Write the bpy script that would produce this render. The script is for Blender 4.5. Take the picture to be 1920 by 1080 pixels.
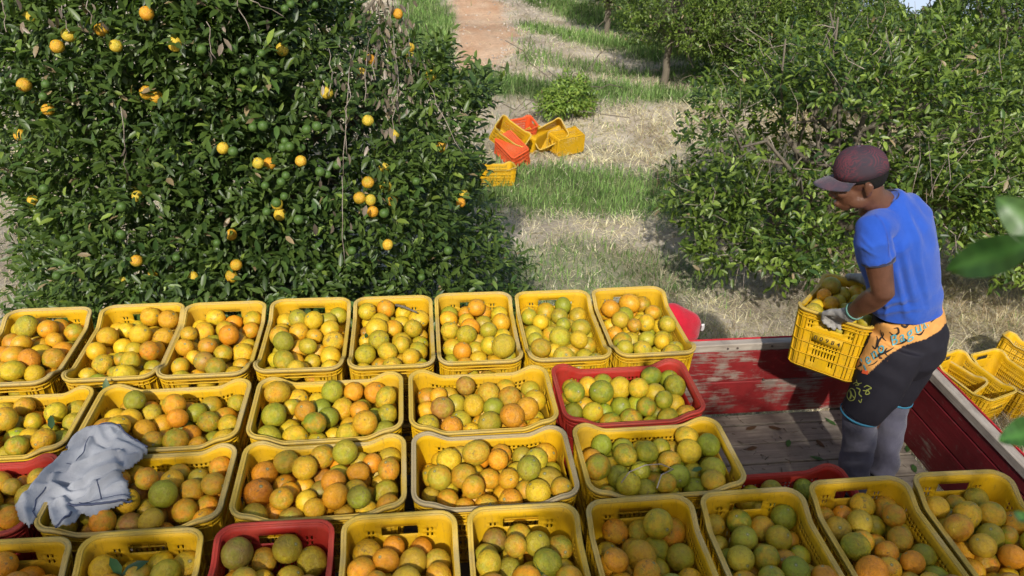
import bpy, bmesh, math, random
import numpy as np
from mathutils import Vector, Matrix
from mathutils.bvhtree import BVHTree

random.seed(7); rng = np.random.default_rng(7)
for o in list(bpy.data.objects): bpy.data.objects.remove(o)
scene = bpy.context.scene
COL = scene.collection
PI = math.pi

# ------------------------------------------------------------------ camera
CAM_H = 1.8596
F_PX = 1452.7                      # focal length in pixels of a 1920 wide picture
RT = np.array([0.992359, -0.11932869, 0.03137339])
UP = np.array([0.03370202, 0.50675577, 0.86143065])
FW = np.array([0.11869203, 0.85379111, -0.50690527])
cam_d = bpy.data.cameras.new('camera'); cam = bpy.data.objects.new('camera', cam_d); COL.objects.link(cam)
cam_d.sensor_width = 36.0; cam_d.lens = 36.0*F_PX/1920.0
cam_d.clip_start = 0.05; cam_d.clip_end = 2000
cam_d.dof.use_dof = True; cam_d.dof.focus_distance = 3.3; cam_d.dof.aperture_fstop = 6.3
M = Matrix.Identity(4)
for i in range(3):
    M[i][0] = RT[i]; M[i][1] = UP[i]; M[i][2] = -FW[i]
M[2][3] = CAM_H
cam.matrix_world = M
scene.camera = cam

# ------------------------------------------------------------------ light
SUN_DIR = np.array([0.17, 0.77, -0.62]); SUN_DIR /= np.linalg.norm(SUN_DIR)    # the way the light travels
sd = bpy.data.lights.new('sun', 'SUN'); sd.energy = 4.6; sd.angle = math.radians(0.9); sd.color = (1.0, 0.95, 0.87)
sun = bpy.data.objects.new('sun', sd); COL.objects.link(sun)
sun.rotation_euler = Vector(SUN_DIR).to_track_quat('-Z', 'Y').to_euler(); sun.location = (0, -5, 12)
world = bpy.data.worlds.new('World'); scene.world = world; world.use_nodes = True
wn = world.node_tree.nodes; wl = world.node_tree.links
sky = wn.new('ShaderNodeTexSky'); sky.sky_type = 'NISHITA'; sky.sun_disc = False
sky.sun_elevation = math.asin(-SUN_DIR[2]); sky.sun_rotation = math.atan2(-SUN_DIR[0], -SUN_DIR[1])
sky.dust_density = 2.5; sky.air_density = 1.2
wl.new(sky.outputs[0], wn['Background'].inputs[0]); wn['Background'].inputs[1].default_value = 0.14
scene.view_settings.view_transform = 'Standard'; scene.view_settings.look = 'None'
scene.view_settings.exposure = 0.16; scene.view_settings.gamma = 1.0; scene.view_settings.use_curve_mapping = False
scene.cycles.max_bounces = 7; scene.cycles.transparent_max_bounces = 6

# ------------------------------------------------------------------ helpers
GZ = -2.15                                       # ground height; crate rims lie at z = 0
def ray(px, py): return FW + RT*(px-960)/F_PX - UP*(py-540)/F_PX
def at(px, py, y):
    d = ray(px, py); return np.array([0, 0, CAM_H]) + d*(y/d[1])
def atz(px, py, z):
    d = ray(px, py); return np.array([0, 0, CAM_H]) + d*((z-CAM_H)/d[2])
def to_px(P):
    d = np.asarray(P, float)-np.array([0, 0, CAM_H]); z = d@FW
    return np.stack([960+F_PX*(d@RT)/z, 540-F_PX*(d@UP)/z, z], -1)
def nrm(v):
    v = np.asarray(v, float); return v/(np.linalg.norm(v, axis=-1, keepdims=True)+1e-12)
def noise3(P, s=1.0, seed=0):
    P = np.asarray(P, float)*s; r = np.random.default_rng(seed); out = np.zeros(P.shape[:-1])
    for k in range(7):
        f = r.normal(size=3)*(1.0+0.45*k); out += np.sin(P@f+r.uniform(0, 6.28))/(1+0.35*k)
    return out/3.2

def tag(o, label=None, cat=None, group=None, kind=None):
    if label: o['label'] = label
    if cat: o['category'] = cat
    if group: o['group'] = group
    if kind: o['kind'] = kind
    return o
def empty(name, loc=(0, 0, 0), rz=0.0, rot=None):
    o = bpy.data.objects.new(name, None); COL.objects.link(o); o.location = loc
    o.rotation_euler = rot if rot else (0, 0, rz); o.empty_display_size = 0.1; return o
def link(name, me, parent=None, loc=None):
    o = bpy.data.objects.new(name, me); COL.objects.link(o)
    if parent: o.parent = parent
    if loc is not None: o.location = loc
    return o
def mesh_np(name, V, Fs, mat=None, smooth=False, col=None, extra=None):
    """V (n,3); Fs list of int arrays (m,k)"""
    me = bpy.data.meshes.new(name); V = np.asarray(V, np.float32)
    Fs = [np.asarray(f, np.int32) for f in Fs if len(f)]
    me.vertices.add(len(V)); me.vertices.foreach_set('co', V.ravel())
    loops = np.concatenate([f.ravel() for f in Fs]); tot = np.concatenate([np.full(len(f), f.shape[1], np.int32) for f in Fs])
    me.loops.add(len(loops)); me.loops.foreach_set('vertex_index', loops)
    me.polygons.add(len(tot)); st = np.concatenate([[0], np.cumsum(tot)[:-1]]).astype(np.int32)
    me.polygons.foreach_set('loop_start', st); me.polygons.foreach_set('loop_total', tot)
    if smooth: me.polygons.foreach_set('use_smooth', np.ones(len(tot), bool))
    if col is not None:
        a = me.attributes.new('tint', 'FLOAT_COLOR', 'POINT'); c = np.ones((len(V), 4), np.float32); c[:, :3] = col
        a.data.foreach_set('color', c.ravel())
    if extra:
        for k, v in extra.items():
            v = np.asarray(v, np.float32)
            if v.ndim == 2: a = me.attributes.new(k, 'FLOAT_VECTOR', 'POINT'); a.data.foreach_set('vector', v.ravel())
            else: a = me.attributes.new(k, 'FLOAT', 'POINT'); a.data.foreach_set('value', v)
    me.update(calc_edges=True); me.validate()
    if mat: me.materials.append(mat)
    return me
def bm_mesh(name, bm, mat=None, smooth=False):
    me = bpy.data.meshes.new(name); bm.to_mesh(me); bm.free()
    if smooth:
        for p in me.polygons: p.use_smooth = True
    if mat: me.materials.append(mat)
    return me
def apply_mods(me, mods, name=None):
    """mods: list of (type, {props}); returns a new evaluated mesh"""
    o = bpy.data.objects.new('tmp', me); COL.objects.link(o)
    for t, pr in mods:
        m = o.modifiers.new(t, t)
        for k, v in pr.items(): setattr(m, k, v)
    dg = bpy.context.evaluated_depsgraph_get(); ev = o.evaluated_get(dg)
    me2 = bpy.data.meshes.new_from_object(ev, preserve_all_data_layers=True, depsgraph=dg)
    bpy.data.objects.remove(o)
    if name: me2.name = name
    return me2
def verts_of(me):
    a = np.empty(len(me.vertices)*3, np.float32); me.vertices.foreach_get('co', a); return a.reshape(-1, 3).astype(float)
def box_bm(bm, x0, x1, y0, y1, z0, z1, bev=0.0):
    r = bmesh.ops.create_cube(bm, size=1.0)
    bmesh.ops.scale(bm, vec=(x1-x0, y1-y0, z1-z0), verts=r['verts'])
    bmesh.ops.translate(bm, vec=((x0+x1)/2, (y0+y1)/2, (z0+z1)/2), verts=r['verts'])
    if bev > 0:
        es = list({e for v in r['verts'] for e in v.link_edges})
        bmesh.ops.bevel(bm, geom=es, offset=bev, segments=1, affect='EDGES')
def tube(pts, rad, n=8, side=None, flat=1.0, cap=True):
    """loft of rings along pts. rad: list of r or (r_side, r_other). returns V,F(quads),tris"""
    pts = np.asarray(pts, float); m = len(pts); T = np.gradient(pts, axis=0); T = nrm(T)
    ref = np.array(side if side is not None else ([0, 0, 1] if abs(T[0][2]) < 0.9 else [1, 0, 0]), float)
    V = []; Q = []; TR = []
    for i in range(m):
        s = nrm(ref-T[i]*(ref@T[i])); u = np.cross(T[i], s)
        if side is None: ref = s
        ra = rad[i] if isinstance(rad[i], (tuple, list)) else (rad[i], rad[i]*flat)
        a = np.arange(n)*2*PI/n
        V.append(pts[i]+np.outer(np.cos(a)*ra[0], s)+np.outer(np.sin(a)*ra[1], u))
    V = np.concatenate(V)
    for i in range(m-1):
        for j in range(n):
            k = (j+1) % n; Q.append((i*n+j, i*n+k, (i+1)*n+k, (i+1)*n+j))
    if cap:
        V = np.concatenate([V, pts[:1], pts[-1:]]); a, b = m*n, m*n+1
        for j in range(n):
            k = (j+1) % n; TR.append((a, k, j)); TR.append((b, (m-1)*n+j, (m-1)*n+k))
    return V, np.array(Q), np.array(TR, int).reshape(-1, 3)
class Join:
    def __init__(s): s.V = []; s.Q = []; s.T = []; s.C = []; s.n = 0
    def add(s, V, Q=None, T=None, c=None):
        V = np.asarray(V, float)
        if Q is not None and len(Q): s.Q.append(np.asarray(Q)+s.n)
        if T is not None and len(T): s.T.append(np.asarray(T)+s.n)
        s.V.append(V); s.n += len(V)
        if c is not None: s.C.append(np.broadcast_to(c, (len(V), 3)))
        return s
    def tube(s, *a, c=None, **k): V, Q, T = tube(*a, **k); return s.add(V, Q, T, c)
    def mesh(s, name, mat=None, smooth=True):
        F = []
        if s.Q: F.append(np.concatenate(s.Q))
        if s.T: F.append(np.concatenate(s.T))
        return mesh_np(name, np.concatenate(s.V), F, mat, smooth, np.concatenate(s.C) if s.C else None)
def sphere(nu=16, nv=10):
    V = [(0, 0, 1)]
    for i in range(1, nv):
        t = PI*i/nv
        for j in range(nu):
            a = 2*PI*j/nu; V.append((math.sin(t)*math.cos(a), math.sin(t)*math.sin(a), math.cos(t)))
    V.append((0, 0, -1)); Q = []; T = []
    for j in range(nu):
        k = (j+1) % nu; T.append((0, 1+j, 1+k)); b = 1+(nv-2)*nu; T.append((b+k, b+j, b+nu))
        for i in range(nv-2):
            a = 1+i*nu; Q.append((a+j, a+nu+j, a+nu+k, a+k))
    return np.array(V, float), np.array(Q), np.array(T)
SV, SQ, ST = sphere(20, 14)
def ell(J, c, r, axes=None):
    V = SV*np.array(r, float)
    if axes is not None: V = V@np.array(axes, float)
    return J.add(V+np.array(c, float), SQ, ST)

# ------------------------------------------------------------------ materials
def lin(c):
    c = np.array(c, float)/255.0; return tuple(np.where(c <= 0.04045, c/12.92, ((c+0.055)/1.055)**2.4))
class N:
    def __init__(s, name):
        s.m = bpy.data.materials.new(name); s.m.use_nodes = True; s.t = s.m.node_tree; s.n = s.t.nodes; s.l = s.t.links
        s.b = s.n['Principled BSDF']; s.out = s.n['Material Output']
    def new(s, t, **k):
        x = s.n.new(t)
        for a, v in k.items(): setattr(x, a, v)
        return x
    def put(s, node, i, v):
        inp = node.inputs[i]
        if hasattr(v, 'is_output') or isinstance(v, bpy.types.NodeSocket): s.l.new(v, inp)
        else:
            try: inp.default_value = v
            except Exception: inp.default_value = (*v, 1.0)
    def coord(s, kind='Object'): return s.new('ShaderNodeTexCoord').outputs[kind]
    def attr(s, name, out='Color'): return s.new('ShaderNodeAttribute', attribute_name=name).outputs[out]
    def mapping(s, vec, scale=(1, 1, 1), loc=(0, 0, 0)):
        m = s.new('ShaderNodeMapping'); s.l.new(vec, m.inputs[0]); m.inputs['Scale'].default_value = scale; m.inputs['Location'].default_value = loc; return m.outputs[0]
    def noise(s, vec, scale=5, detail=4, rough=0.55, dist=0.0):
        x = s.new('ShaderNodeTexNoise'); s.l.new(vec, x.inputs['Vector']); x.inputs['Scale'].default_value = scale
        x.inputs['Detail'].default_value = detail; x.inputs['Roughness'].default_value = rough; x.inputs['Distortion'].default_value = dist; return x.outputs['Fac']
    def voronoi(s, vec, scale=5, feature='F1'):
        x = s.new('ShaderNodeTexVoronoi', feature=feature); s.l.new(vec, x.inputs['Vector']); x.inputs['Scale'].default_value = scale; return x.outputs['Distance']
    def ramp(s, fac, a, b, ca=0.0, cb=1.0):
        x = s.new('ShaderNodeMapRange'); s.l.new(fac, x.inputs[0]); x.inputs[1].default_value = a; x.inputs[2].default_value = b
        x.inputs[3].default_value = ca; x.inputs[4].default_value = cb; return x.outputs[0]
    def math(s, op, a, b=0.0):
        x = s.new('ShaderNodeMath', operation=op); s.put(x, 0, a); s.put(x, 1, b); return x.outputs[0]
    def mix(s, fac, a, b, mode='MIX'):
        x = s.new('ShaderNodeMix', data_type='RGBA', blend_type=mode)
        s.put(x, 0, fac); s.put(x, 6, a if not isinstance(a, tuple) else (*a[:3], 1)); s.put(x, 7, b if not isinstance(b, tuple) else (*b[:3], 1)); return x.outputs[2]
    def bump(s, h, strength=0.3, dist=0.01):
        x = s.new('ShaderNodeBump'); s.l.new(h, x.inputs['Height']); x.inputs['Strength'].default_value = strength; x.inputs['Distance'].default_value = dist
        s.l.new(x.outputs[0], s.b.inputs['Normal'])
    def set(s, color=None, rough=None, spec=None):
        if color is not None: s.put(s.b, 'Base Color', color if not isinstance(color, tuple) else (*color[:3], 1))
        if rough is not None: s.put(s.b, 'Roughness', rough)
        if spec is not None: s.put(s.b, 'Specular IOR Level', spec)
        return s

def mat_leaf(name, transl=0.25, rough=0.42, spec=0.42):
    n = N(name); c = n.attr('tint'); P = n.coord()
    v = n.noise(P, 40, 2); c2 = n.mix(n.ramp(v, .35, .7, 0, .35), c, n.mix(1.0, c, (1.5, 1.35, .8), 'MULTIPLY'))
    n.set(c2, rough, spec)
    tr = n.new('ShaderNodeBsdfTranslucent'); n.l.new(n.mix(1.0, c2, (1.6, 1.9, .5), 'MULTIPLY'), tr.inputs[0])
    ms = n.new('ShaderNodeMixShader'); ms.inputs[0].default_value = transl
    n.l.new(n.b.outputs[0], ms.inputs[1]); n.l.new(tr.outputs[0], ms.inputs[2]); n.l.new(ms.outputs[0], n.out.inputs[0])
    return n.m
M_LEAF = mat_leaf('leaf_green')
M_GRASS = mat_leaf('grass_blades', 0.25, 0.7, 0.2)
def mat_bark():
    n = N('bark'); P = n.coord(); a = n.noise(n.mapping(P, (14, 14, 3)), 3, 6)
    n.set(n.mix(a, (.05, .04, .03), (.2, .17, .12)), .9); n.bump(a, .6, .02); return n.m
M_BARK = mat_bark()
def mat_simple(name, c, rough=.6, spec=.4, nscale=0, c2=None, bump=0.0, bs=60):
    n = N(name); P = n.coord()
    if nscale: col = n.mix(n.ramp(n.noise(P, nscale, 5), .35, .68), c, c2)
    else: col = c
    n.set(col, rough, spec)
    if bump: n.bump(n.noise(P, bs, 4), bump, .004)
    return n.m

def mat_fruit(name, joined):
    """skin of an orange: base colour per fruit, patches of a second ripeness colour, scars and specks, pores"""
    n = N(name)
    if joined: base = n.attr('tint'); P = n.attr('floc', 'Vector'); rnd = n.attr('frnd', 'Fac')
    else:
        oi = n.new('ShaderNodeObjectInfo'); base = oi.outputs['Color']; P = n.coord(); rnd = oi.outputs['Random']
    off = n.new('ShaderNodeVectorMath', operation='ADD'); cx = n.new('ShaderNodeCombineXYZ')
    r10 = n.math('MULTIPLY', rnd, 37.0); n.l.new(r10, cx.inputs[0]); n.l.new(n.math('MULTIPLY', rnd, 91.0), cx.inputs[1]); n.l.new(r10, cx.inputs[2])
    n.l.new(P, off.inputs[0]); n.l.new(cx.outputs[0], off.inputs[1]); Q = off.outputs[0]
    big = n.noise(Q, 1.1, 3, .6)
    r2 = n.math('FRACT', n.math('MULTIPLY', rnd, 7.31))
    green = (.25, .29, .015); yel = (.66, .42, .012); org = (.66, .25, .008)
    second = n.mix(n.ramp(r2, .3, .6), green, n.mix(n.ramp(r2, .6, .8), yel, org))
    c = n.mix(n.ramp(big, .40, .68, 0, .70), base, second)
    dull = n.mix(1.0, c, (.66, .52, .62), 'MULTIPLY')
    c = n.mix(n.ramp(n.noise(Q, 4.2, 8, .75), .46, .66, 0, .75), c, dull)                  # russeting
    c = n.mix(n.ramp(n.noise(Q, 1.7, 4, .65), .54, .72, 0, .55), c, n.mix(1.0, c, (.70, .80, .9), 'MULTIPLY'))
    c = n.mix(n.math('MULTIPLY', n.ramp(n.noise(Q, 12, 5, .8), .57, .66, 0, .75), n.ramp(n.noise(n.mapping(Q, (1, 1, 1), (5, 5, 5)), 1.5, 2), .44, .6)), c, (.07, .05, .02))
    scar = n.noise(Q, 2.4, 6, .75, .5); r3 = n.math('FRACT', n.math('MULTIPLY', rnd, 13.7))
    th = n.ramp(r3, 0, 1, .56, .70); sc = n.math('MULTIPLY', n.ramp(n.math('SUBTRACT', scar, th), 0, .05), .75)
    c = n.mix(sc, c, (.13, .085, .04))
    sp = n.voronoi(Q, 9); c = n.mix(n.math('MULTIPLY', n.ramp(sp, .10, .06, 0, .7), n.ramp(n.noise(Q, 1.6, 2), .5, .6)), c, (.06, .045, .025))
    # stem end
    sx = n.new('ShaderNodeSeparateXYZ'); n.l.new(P, sx.inputs[0])
    rad = n.math('SQRT', n.math('ADD', n.math('MULTIPLY', sx.outputs[0], sx.outputs[0]), n.math('MULTIPLY', sx.outputs[1], sx.outputs[1])))
    top = n.ramp(sx.outputs[2], 0.0, .2)
    c = n.mix(n.math('MULTIPLY', n.ramp(rad, .17, .08), top), c, (.16, .17, .05))
    c = n.mix(n.math('MULTIPLY', n.ramp(rad, .07, .04), top), c, (.40, .36, .22))
    n.set(c, n.ramp(n.noise(Q, 4, 3), .3, .7, .32, .55), .42)
    n.bump(n.math('ADD', n.math('MULTIPLY', n.voronoi(Q, 22), .35), n.noise(Q, 6, 4)), .35, .05 if not joined else .003)
    n.b.inputs['Subsurface Weight'].default_value = 0.0
    return n.m
M_FRUIT = mat_fruit('orange_skin', False); M_FRUIT_J = mat_fruit('orange_skin_heap', True)

def mat_plastic(name, c, dusty, worn, dust=.42):
    """crate plastic: dusty film where things rub, scratches, dirt"""
    n = N(name); oi = n.new('ShaderNodeObjectInfo'); P = n.coord()
    add = n.new('ShaderNodeVectorMath', operation='ADD'); n.l.new(P, add.inputs[0])
    cx = n.new('ShaderNodeCombineXYZ'); n.l.new(n.math('MULTIPLY', oi.outputs['Random'], 17.0), cx.inputs[0]); n.l.new(cx.outputs[0], add.inputs[1]); Q = add.outputs[0]
    hue = n.mix(n.ramp(oi.outputs['Random'], 0, 1, 0, .5), c, worn)
    d = n.noise(Q, 6, 7, .65); f = n.noise(n.mapping(Q, (40, 40, 9)), 2.5, 5, .7)
    col = n.mix(n.ramp(d, .45, .74, .02, dust), hue, dusty)
    col = n.mix(n.ramp(f, .55, .72, 0, .6), col, tuple(.45*x for x in dusty))
    col = n.mix(n.ramp(n.noise(Q, 55, 3, .7), .66, .74, 0, .45), col, (.06, .045, .03))
    n.set(col, n.ramp(d, .3, .7, .42, .75), .25); n.bump(n.noise(Q, 90, 4), .15, .002); return n.m
M_YEL = mat_plastic('yellow_plastic', (.58, .335, .003), (.40, .26, .05), (.48, .28, .006))
M_YRIM = mat_plastic('yellow_plastic_rim', (.50, .33, .035), (.40, .32, .17), (.44, .31, .09), .85)
M_RED = mat_plastic('red_plastic', (.34, .016, .009), (.27, .07, .04), (.27, .02, .012))
M_RRIM = mat_plastic('red_plastic_rim', (.34, .03, .018), (.30, .09, .055), (.28, .035, .02), .6)
M_DUST = mat_plastic('dusty_yellow_rim', (.36, .27, .12), (.36, .30, .20), (.33, .26, .14))
M_ORG = mat_plastic('orange_red_plastic', (.62, .085, .02), (.5, .2, .1), (.58, .09, .02))
M_INK = mat_simple('black_ink', (.02, .02, .02), .7, .2)

def mat_wood(name, paint, cover, grain=(1, 12, 12), wood=((.16, .125, .095), (.36, .30, .24)), rough=.75):
    n = N(name); P = n.coord(); oi = n.new('ShaderNodeObjectInfo')
    add = n.new('ShaderNodeVectorMath', operation='ADD'); n.l.new(P, add.inputs[0]); cx = n.new('ShaderNodeCombineXYZ')
    n.l.new(n.math('MULTIPLY', oi.outputs['Random'], 29.0), cx.inputs[0]); n.l.new(cx.outputs[0], add.inputs[1]); Q = add.outputs[0]
    g = n.noise(n.mapping(Q, grain), 4.0, 8, .7, .3); w = n.mix(n.ramp(g, .3, .7), wood[0], wood[1])
    w = n.mix(n.ramp(n.noise(Q, 3.2, 5, .65), .45, .75, 0, .75), w, (.07, .055, .045))
    w = n.mix(n.ramp(n.noise(n.mapping(Q, tuple(.35*x for x in grain)), 9, 6, .8), .6, .7, 0, .7), w, (.035, .03, .025))
    if paint:
        m = n.math('ADD', n.math('MULTIPLY', n.noise(Q, 2.6, 6, .62), .75), n.math('MULTIPLY', n.noise(n.mapping(Q, grain), 6, 6, .75), .35))
        k = n.ramp(m, cover-.035, cover+.035, 1, 0)
        pc = n.mix(n.ramp(n.noise(Q, 7, 5), .35, .7), paint, tuple(.6*x for x in paint))
        pc = n.mix(n.ramp(n.noise(Q, 30, 5, .8), .58, .7, 0, .55), pc, (.12, .08, .07))
        col = n.mix(k, w, pc); n.set(col, n.ramp(k, 0, 1, .85, .55), .3)
    else: n.set(w, rough, .25)
    n.bump(g, .45, .006); return n.m
M_WALL = mat_wood('worn_red_board', (.23, .017, .018), .585, wood=((.15, .11, .09), (.30, .24, .195)))
M_WALLD = mat_wood('dark_red_board', (.15, .010, .014), .68, grain=(12, 1, 12))
M_RAIL = mat_wood('bare_grey_rail', None, 0, wood=((.24, .20, .16), (.43, .38, .32)))
M_RAILY = mat_wood('bare_grey_rail_lengthwise', None, 0, grain=(12, 1, 12), wood=((.24, .20, .16), (.43, .38, .32)))
M_REDP = mat_wood('red_edge_paint', (.5, .02, .03), .78)
M_FLOOR = mat_wood('grey_floor_wood', None, 0, wood=((.16, .13, .10), (.31, .265, .21)))
M_STEEL = mat_simple('dark_steel', (.05, .045, .045), .6, .4, 8, (.14, .09, .06))

# ------------------------------------------------------------------ ground, grass and sky
def seg_w(X, Y, pts, hw, soft=.35):
    d = np.full(X.shape, 1e9)
    for (x0, y0), (x1, y1) in zip(pts[:-1], pts[1:]):
        vx, vy = x1-x0, y1-y0; t = np.clip(((X-x0)*vx+(Y-y0)*vy)/(vx*vx+vy*vy), 0, 1)
        d = np.minimum(d, np.hypot(X-x0-t*vx, Y-y0-t*vy))
    return np.clip((hw+soft-d)/soft, 0, 1)
def masks(X, Y):
    P = np.stack([X, Y, 0*X], -1); w = noise3(P, 1.1, 3)*.28+noise3(P, 3.2, 4)*.13; w2 = noise3(P, 1.7, 9)*.25+noise3(P, 6, 19)*.12
    x, y = X+w2, Y+w
    g = seg_w(x, y, [(.2, 14.4), (1.7, 13.9), (3.2, 13.3), (4.8, 13.0), (7, 13.1)], .38)
    g = np.maximum(g, seg_w(x, y, [(.3, 9.6), (1.5, 9.3), (3.2, 9.0), (4.6, 8.9)], .55, .45))
    g = np.maximum(g, seg_w(x, y, [(2.9, 18.9), (3.9, 17.4), (4.9, 16.4), (6.4, 15.9)], .42))
    g = np.maximum(g, .7*seg_w(x, y, [(2.4, 16.5), (3.2, 15.7), (4.6, 15.0), (6, 14.8)], .18))
    g = np.maximum(g, seg_w(x, y, [(2.9, 24.5), (3.9, 21.3), (5.6, 19.4), (8, 18)], .6))
    g = np.maximum(g, seg_w(x, y, [(.2, 16.5), (.35, 19), (.4, 26)], .45))
    g = np.maximum(g, .55*seg_w(x, y, [(.9, 6.6), (1.6, 7.0), (2.6, 6.9)], .35, .5))
    g = np.maximum(g, .5*seg_w(x, y, [(1.2, 5.2), (2.0, 5.6), (2.6, 5.3)], .2, .5))
    xs = np.interp(Y, [13.0, 14.5, 16.0, 18.4, 20.9, 22.4, 40], [.9, 1.25, 2.1, 2.75, 2.55, 2.75, 4.5])
    xl = np.interp(Y, [13.0, 14.5, 16.4, 18.4, 22.3, 40], [.8, .65, .8, .82, 1.02, 2])
    wd = w2*1.3
    d = np.clip((xs+wd-X)/.35, 0, 1)*np.clip((X-xl+wd*.4)/.3, 0, 1)*np.clip((Y-13.4)/1.2, 0, 1)
    g = g*(1-.9*d)
    return g, d
def ground_z(X, Y):
    P = np.stack([X, Y, 0*X], -1)
    z = GZ+.05*noise3(P, .9, 5)*np.clip((np.abs(Y-2)-2.5)/2, 0, 1)+.02*noise3(P, 4, 6)
    terr = .10*np.sin(Y*1.45+.5*X)*np.clip((Y-9)/3, 0, 1)*np.clip((26-Y)/4, 0, 1)
    return z+terr-.23*np.clip(Y-25, 0, None)-.34*np.clip(X-10.2, 0, None)*np.clip((Y-11)/3, 0, 1)
def axis(a, b, step, lo, hi):
    c = list(np.arange(a, b, step)); s = step; x = c[0]; L = []
    while x > lo: s *= 1.25; x -= s; L.append(x)
    s = step; x = c[-1]; Rr = []
    while x < hi: s *= 1.25; x += s; Rr.append(x)
    return np.array(L[::-1]+c+Rr)
gx = axis(-7, 11, .11, -420, 420); gy = axis(2.5, 26, .11, -160, 260)
GX, GY = np.meshgrid(gx, gy); g_, d_ = masks(GX, GY); Z = ground_z(GX, GY)
PP = np.stack([GX, GY, 0*GX], -1); nn = np.clip(.5+.5*noise3(PP, 2.3, 8)+.25*noise3(PP, 9, 18), 0, 1)[..., None]
straw = (1-nn)*np.array([.34, .285, .22])+nn*np.array([.60, .54, .45])
grn = (1-nn)*np.array([.10, .14, .05])+nn*np.array([.20, .23, .10])
dn = np.clip(.5+.6*noise3(PP, 1.3, 28)+.35*noise3(PP*np.array([3, .6, 1]), 2.5, 29), 0, 1)[..., None]
dirt = (1-dn)*np.array([.60, .46, .33])+dn*np.array([.48, .27, .15])
colg = straw*(1-g_[..., None])+grn*g_[..., None]; colg = colg*(1-d_[..., None])+dirt*d_[..., None]
ny, nx = GX.shape; idx = np.arange(ny*nx).reshape(ny, nx)
Fq = np.stack([idx[:-1, :-1], idx[:-1, 1:], idx[1:, 1:], idx[1:, :-1]], -1).reshape(-1, 4)
def mat_ground():
    n = N('soil_and_thatch'); P = n.coord(); c = n.attr('tint')
    a = n.noise(P, 9, 8, .75); b = n.noise(n.mapping(P, (1, 1.6, 1)), 34, 5, .7)
    c = n.mix(n.ramp(a, .3, .75, 0, .75), c, n.mix(1.0, c, (.58, .54, .50), 'MULTIPLY'))
    c = n.mix(n.ramp(b, .5, .75, 0, .55), c, n.mix(1.0, c, (1.45, 1.42, 1.4), 'MULTIPLY'))
    n.set(c, .95, .15); n.bump(n.math('ADD', a, n.math('MULTIPLY', b, .6)), .7, .05); return n.m
M_GROUND = mat_ground()
tag(link('ground', mesh_np('ground', np.stack([GX, GY, Z], -1).reshape(-1, 3), [Fq], M_GROUND, True, colg.reshape(-1, 3))), kind='structure')

def blades(n, ylo, yhi, xlo, xhi, want, hgt, wid, lay, pal, seed, power=1.6, keep=None, wmax=1.5):
    r = np.random.default_rng(seed)
    u = r.random(n*4); a = ylo**(1-power); b = yhi**(1-power); Y = (a+u*(b-a))**(1/(1-power))
    s = np.clip(Y/10, .35, 3); X = (xlo+(xhi-xlo)*r.random(n*4))
    if keep is not None:
        k = keep(X, Y); X, Y = X[k], Y[k]
    g, d = masks(X, Y); w = want(g, d, X, Y); k = r.random(len(X)) < w; X, Y = X[k][:n], Y[k][:n]; m = len(X)
    Zb = ground_z(X, Y)-.005; az = r.uniform(0, 2*PI, m); H = r.uniform(*hgt, m)*np.clip(Y/9, .8, 1.5); Wd = r.uniform(*wid, m)*np.clip(Y/7, .8, wmax)
    ln = r.uniform(*lay, m)                              # 0 upright .. 1 lying
    dx, dy = np.cos(az), np.sin(az); sx, sy = -dy, dx
    V = np.zeros((m, 7, 3)); ts = [0, .4, .75, 1.0]; wf = [1, .85, .55, 0]; vi = 0
    for t, f in zip(ts, wf):
        hor = H*ln*t*(.4+.8*t); ver = H*(1-.75*ln)*t*(1-.42*ln*t)+.004
        cx, cy, cz = X+dx*hor, Y+dy*hor, Zb+ver
        if f:
            V[:, vi] = np.stack([cx-sx*Wd*f/2, cy-sy*Wd*f/2, cz], -1); V[:, vi+1] = np.stack([cx+sx*Wd*f/2, cy+sy*Wd*f/2, cz], -1); vi += 2
        else: V[:, vi] = np.stack([cx, cy, cz], -1)
    base = (np.arange(m)*7)[:, None]
    Q = np.concatenate([base+np.array([[0, 1, 3, 2]]), base+np.array([[2, 3, 5, 4]])]); T = base+np.array([[4, 5, 6]])
    pal = np.array(pal); ci = r.integers(0, len(pal), m); cc = pal[ci]*r.uniform(.65, 1.3, (m, 1)); cc = cc*np.clip(1+.5*noise3(np.stack([X, Y, 0*X], -1), 1.5, 77)+.3*noise3(np.stack([X, Y, 0*X], -1), 5.0, 78), .5, 1.3)[:, None]; cc = np.repeat(cc, 7, 0)
    return V.reshape(-1, 3), [Q, T], cc
def not_truck(X, Y): return ~((X > -4.3) & (X < 2.72) & (Y < 3.45)) & (X < .85*Y+1.6) & (X > -.62*Y-1.2)
STRAW = [(.55, .49, .38), (.43, .37, .28), (.66, .61, .50), (.32, .265, .20), (.48, .44, .33)]
GREEN = [(.10, .185, .05), (.125, .215, .06), (.16, .25, .085), (.075, .13, .035), (.22, .29, .12)]
V, F, C = blades(125000, 3.0, 24, -7, 11, lambda g, d, X, Y: np.clip((1-g*.92), 0, 1)*(1-.97*d), (.08, .24), (.0035, .008), (.6, 1.0), STRAW, 11, keep=not_truck)
tag(link('dry_grass', mesh_np('dry_grass', V, F, M_GRASS, False, C)), 'dry straw coloured mown grass covering the orchard floor', 'grass', kind='stuff')
V, F, C = blades(64000, 3.4, 26, -3, 11, lambda g, d, X, Y: np.clip(g+.03, 0, 1)*(1-.96*d), (.08, .2), (.005, .010), (.1, .6), GREEN, 12, wmax=2.0, power=1.2, keep=not_truck)
tag(link('green_grass', mesh_np('green_grass', V, F, M_GRASS, False, C)), 'green grass growing in bands between the straw', 'grass', kind='stuff')
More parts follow.
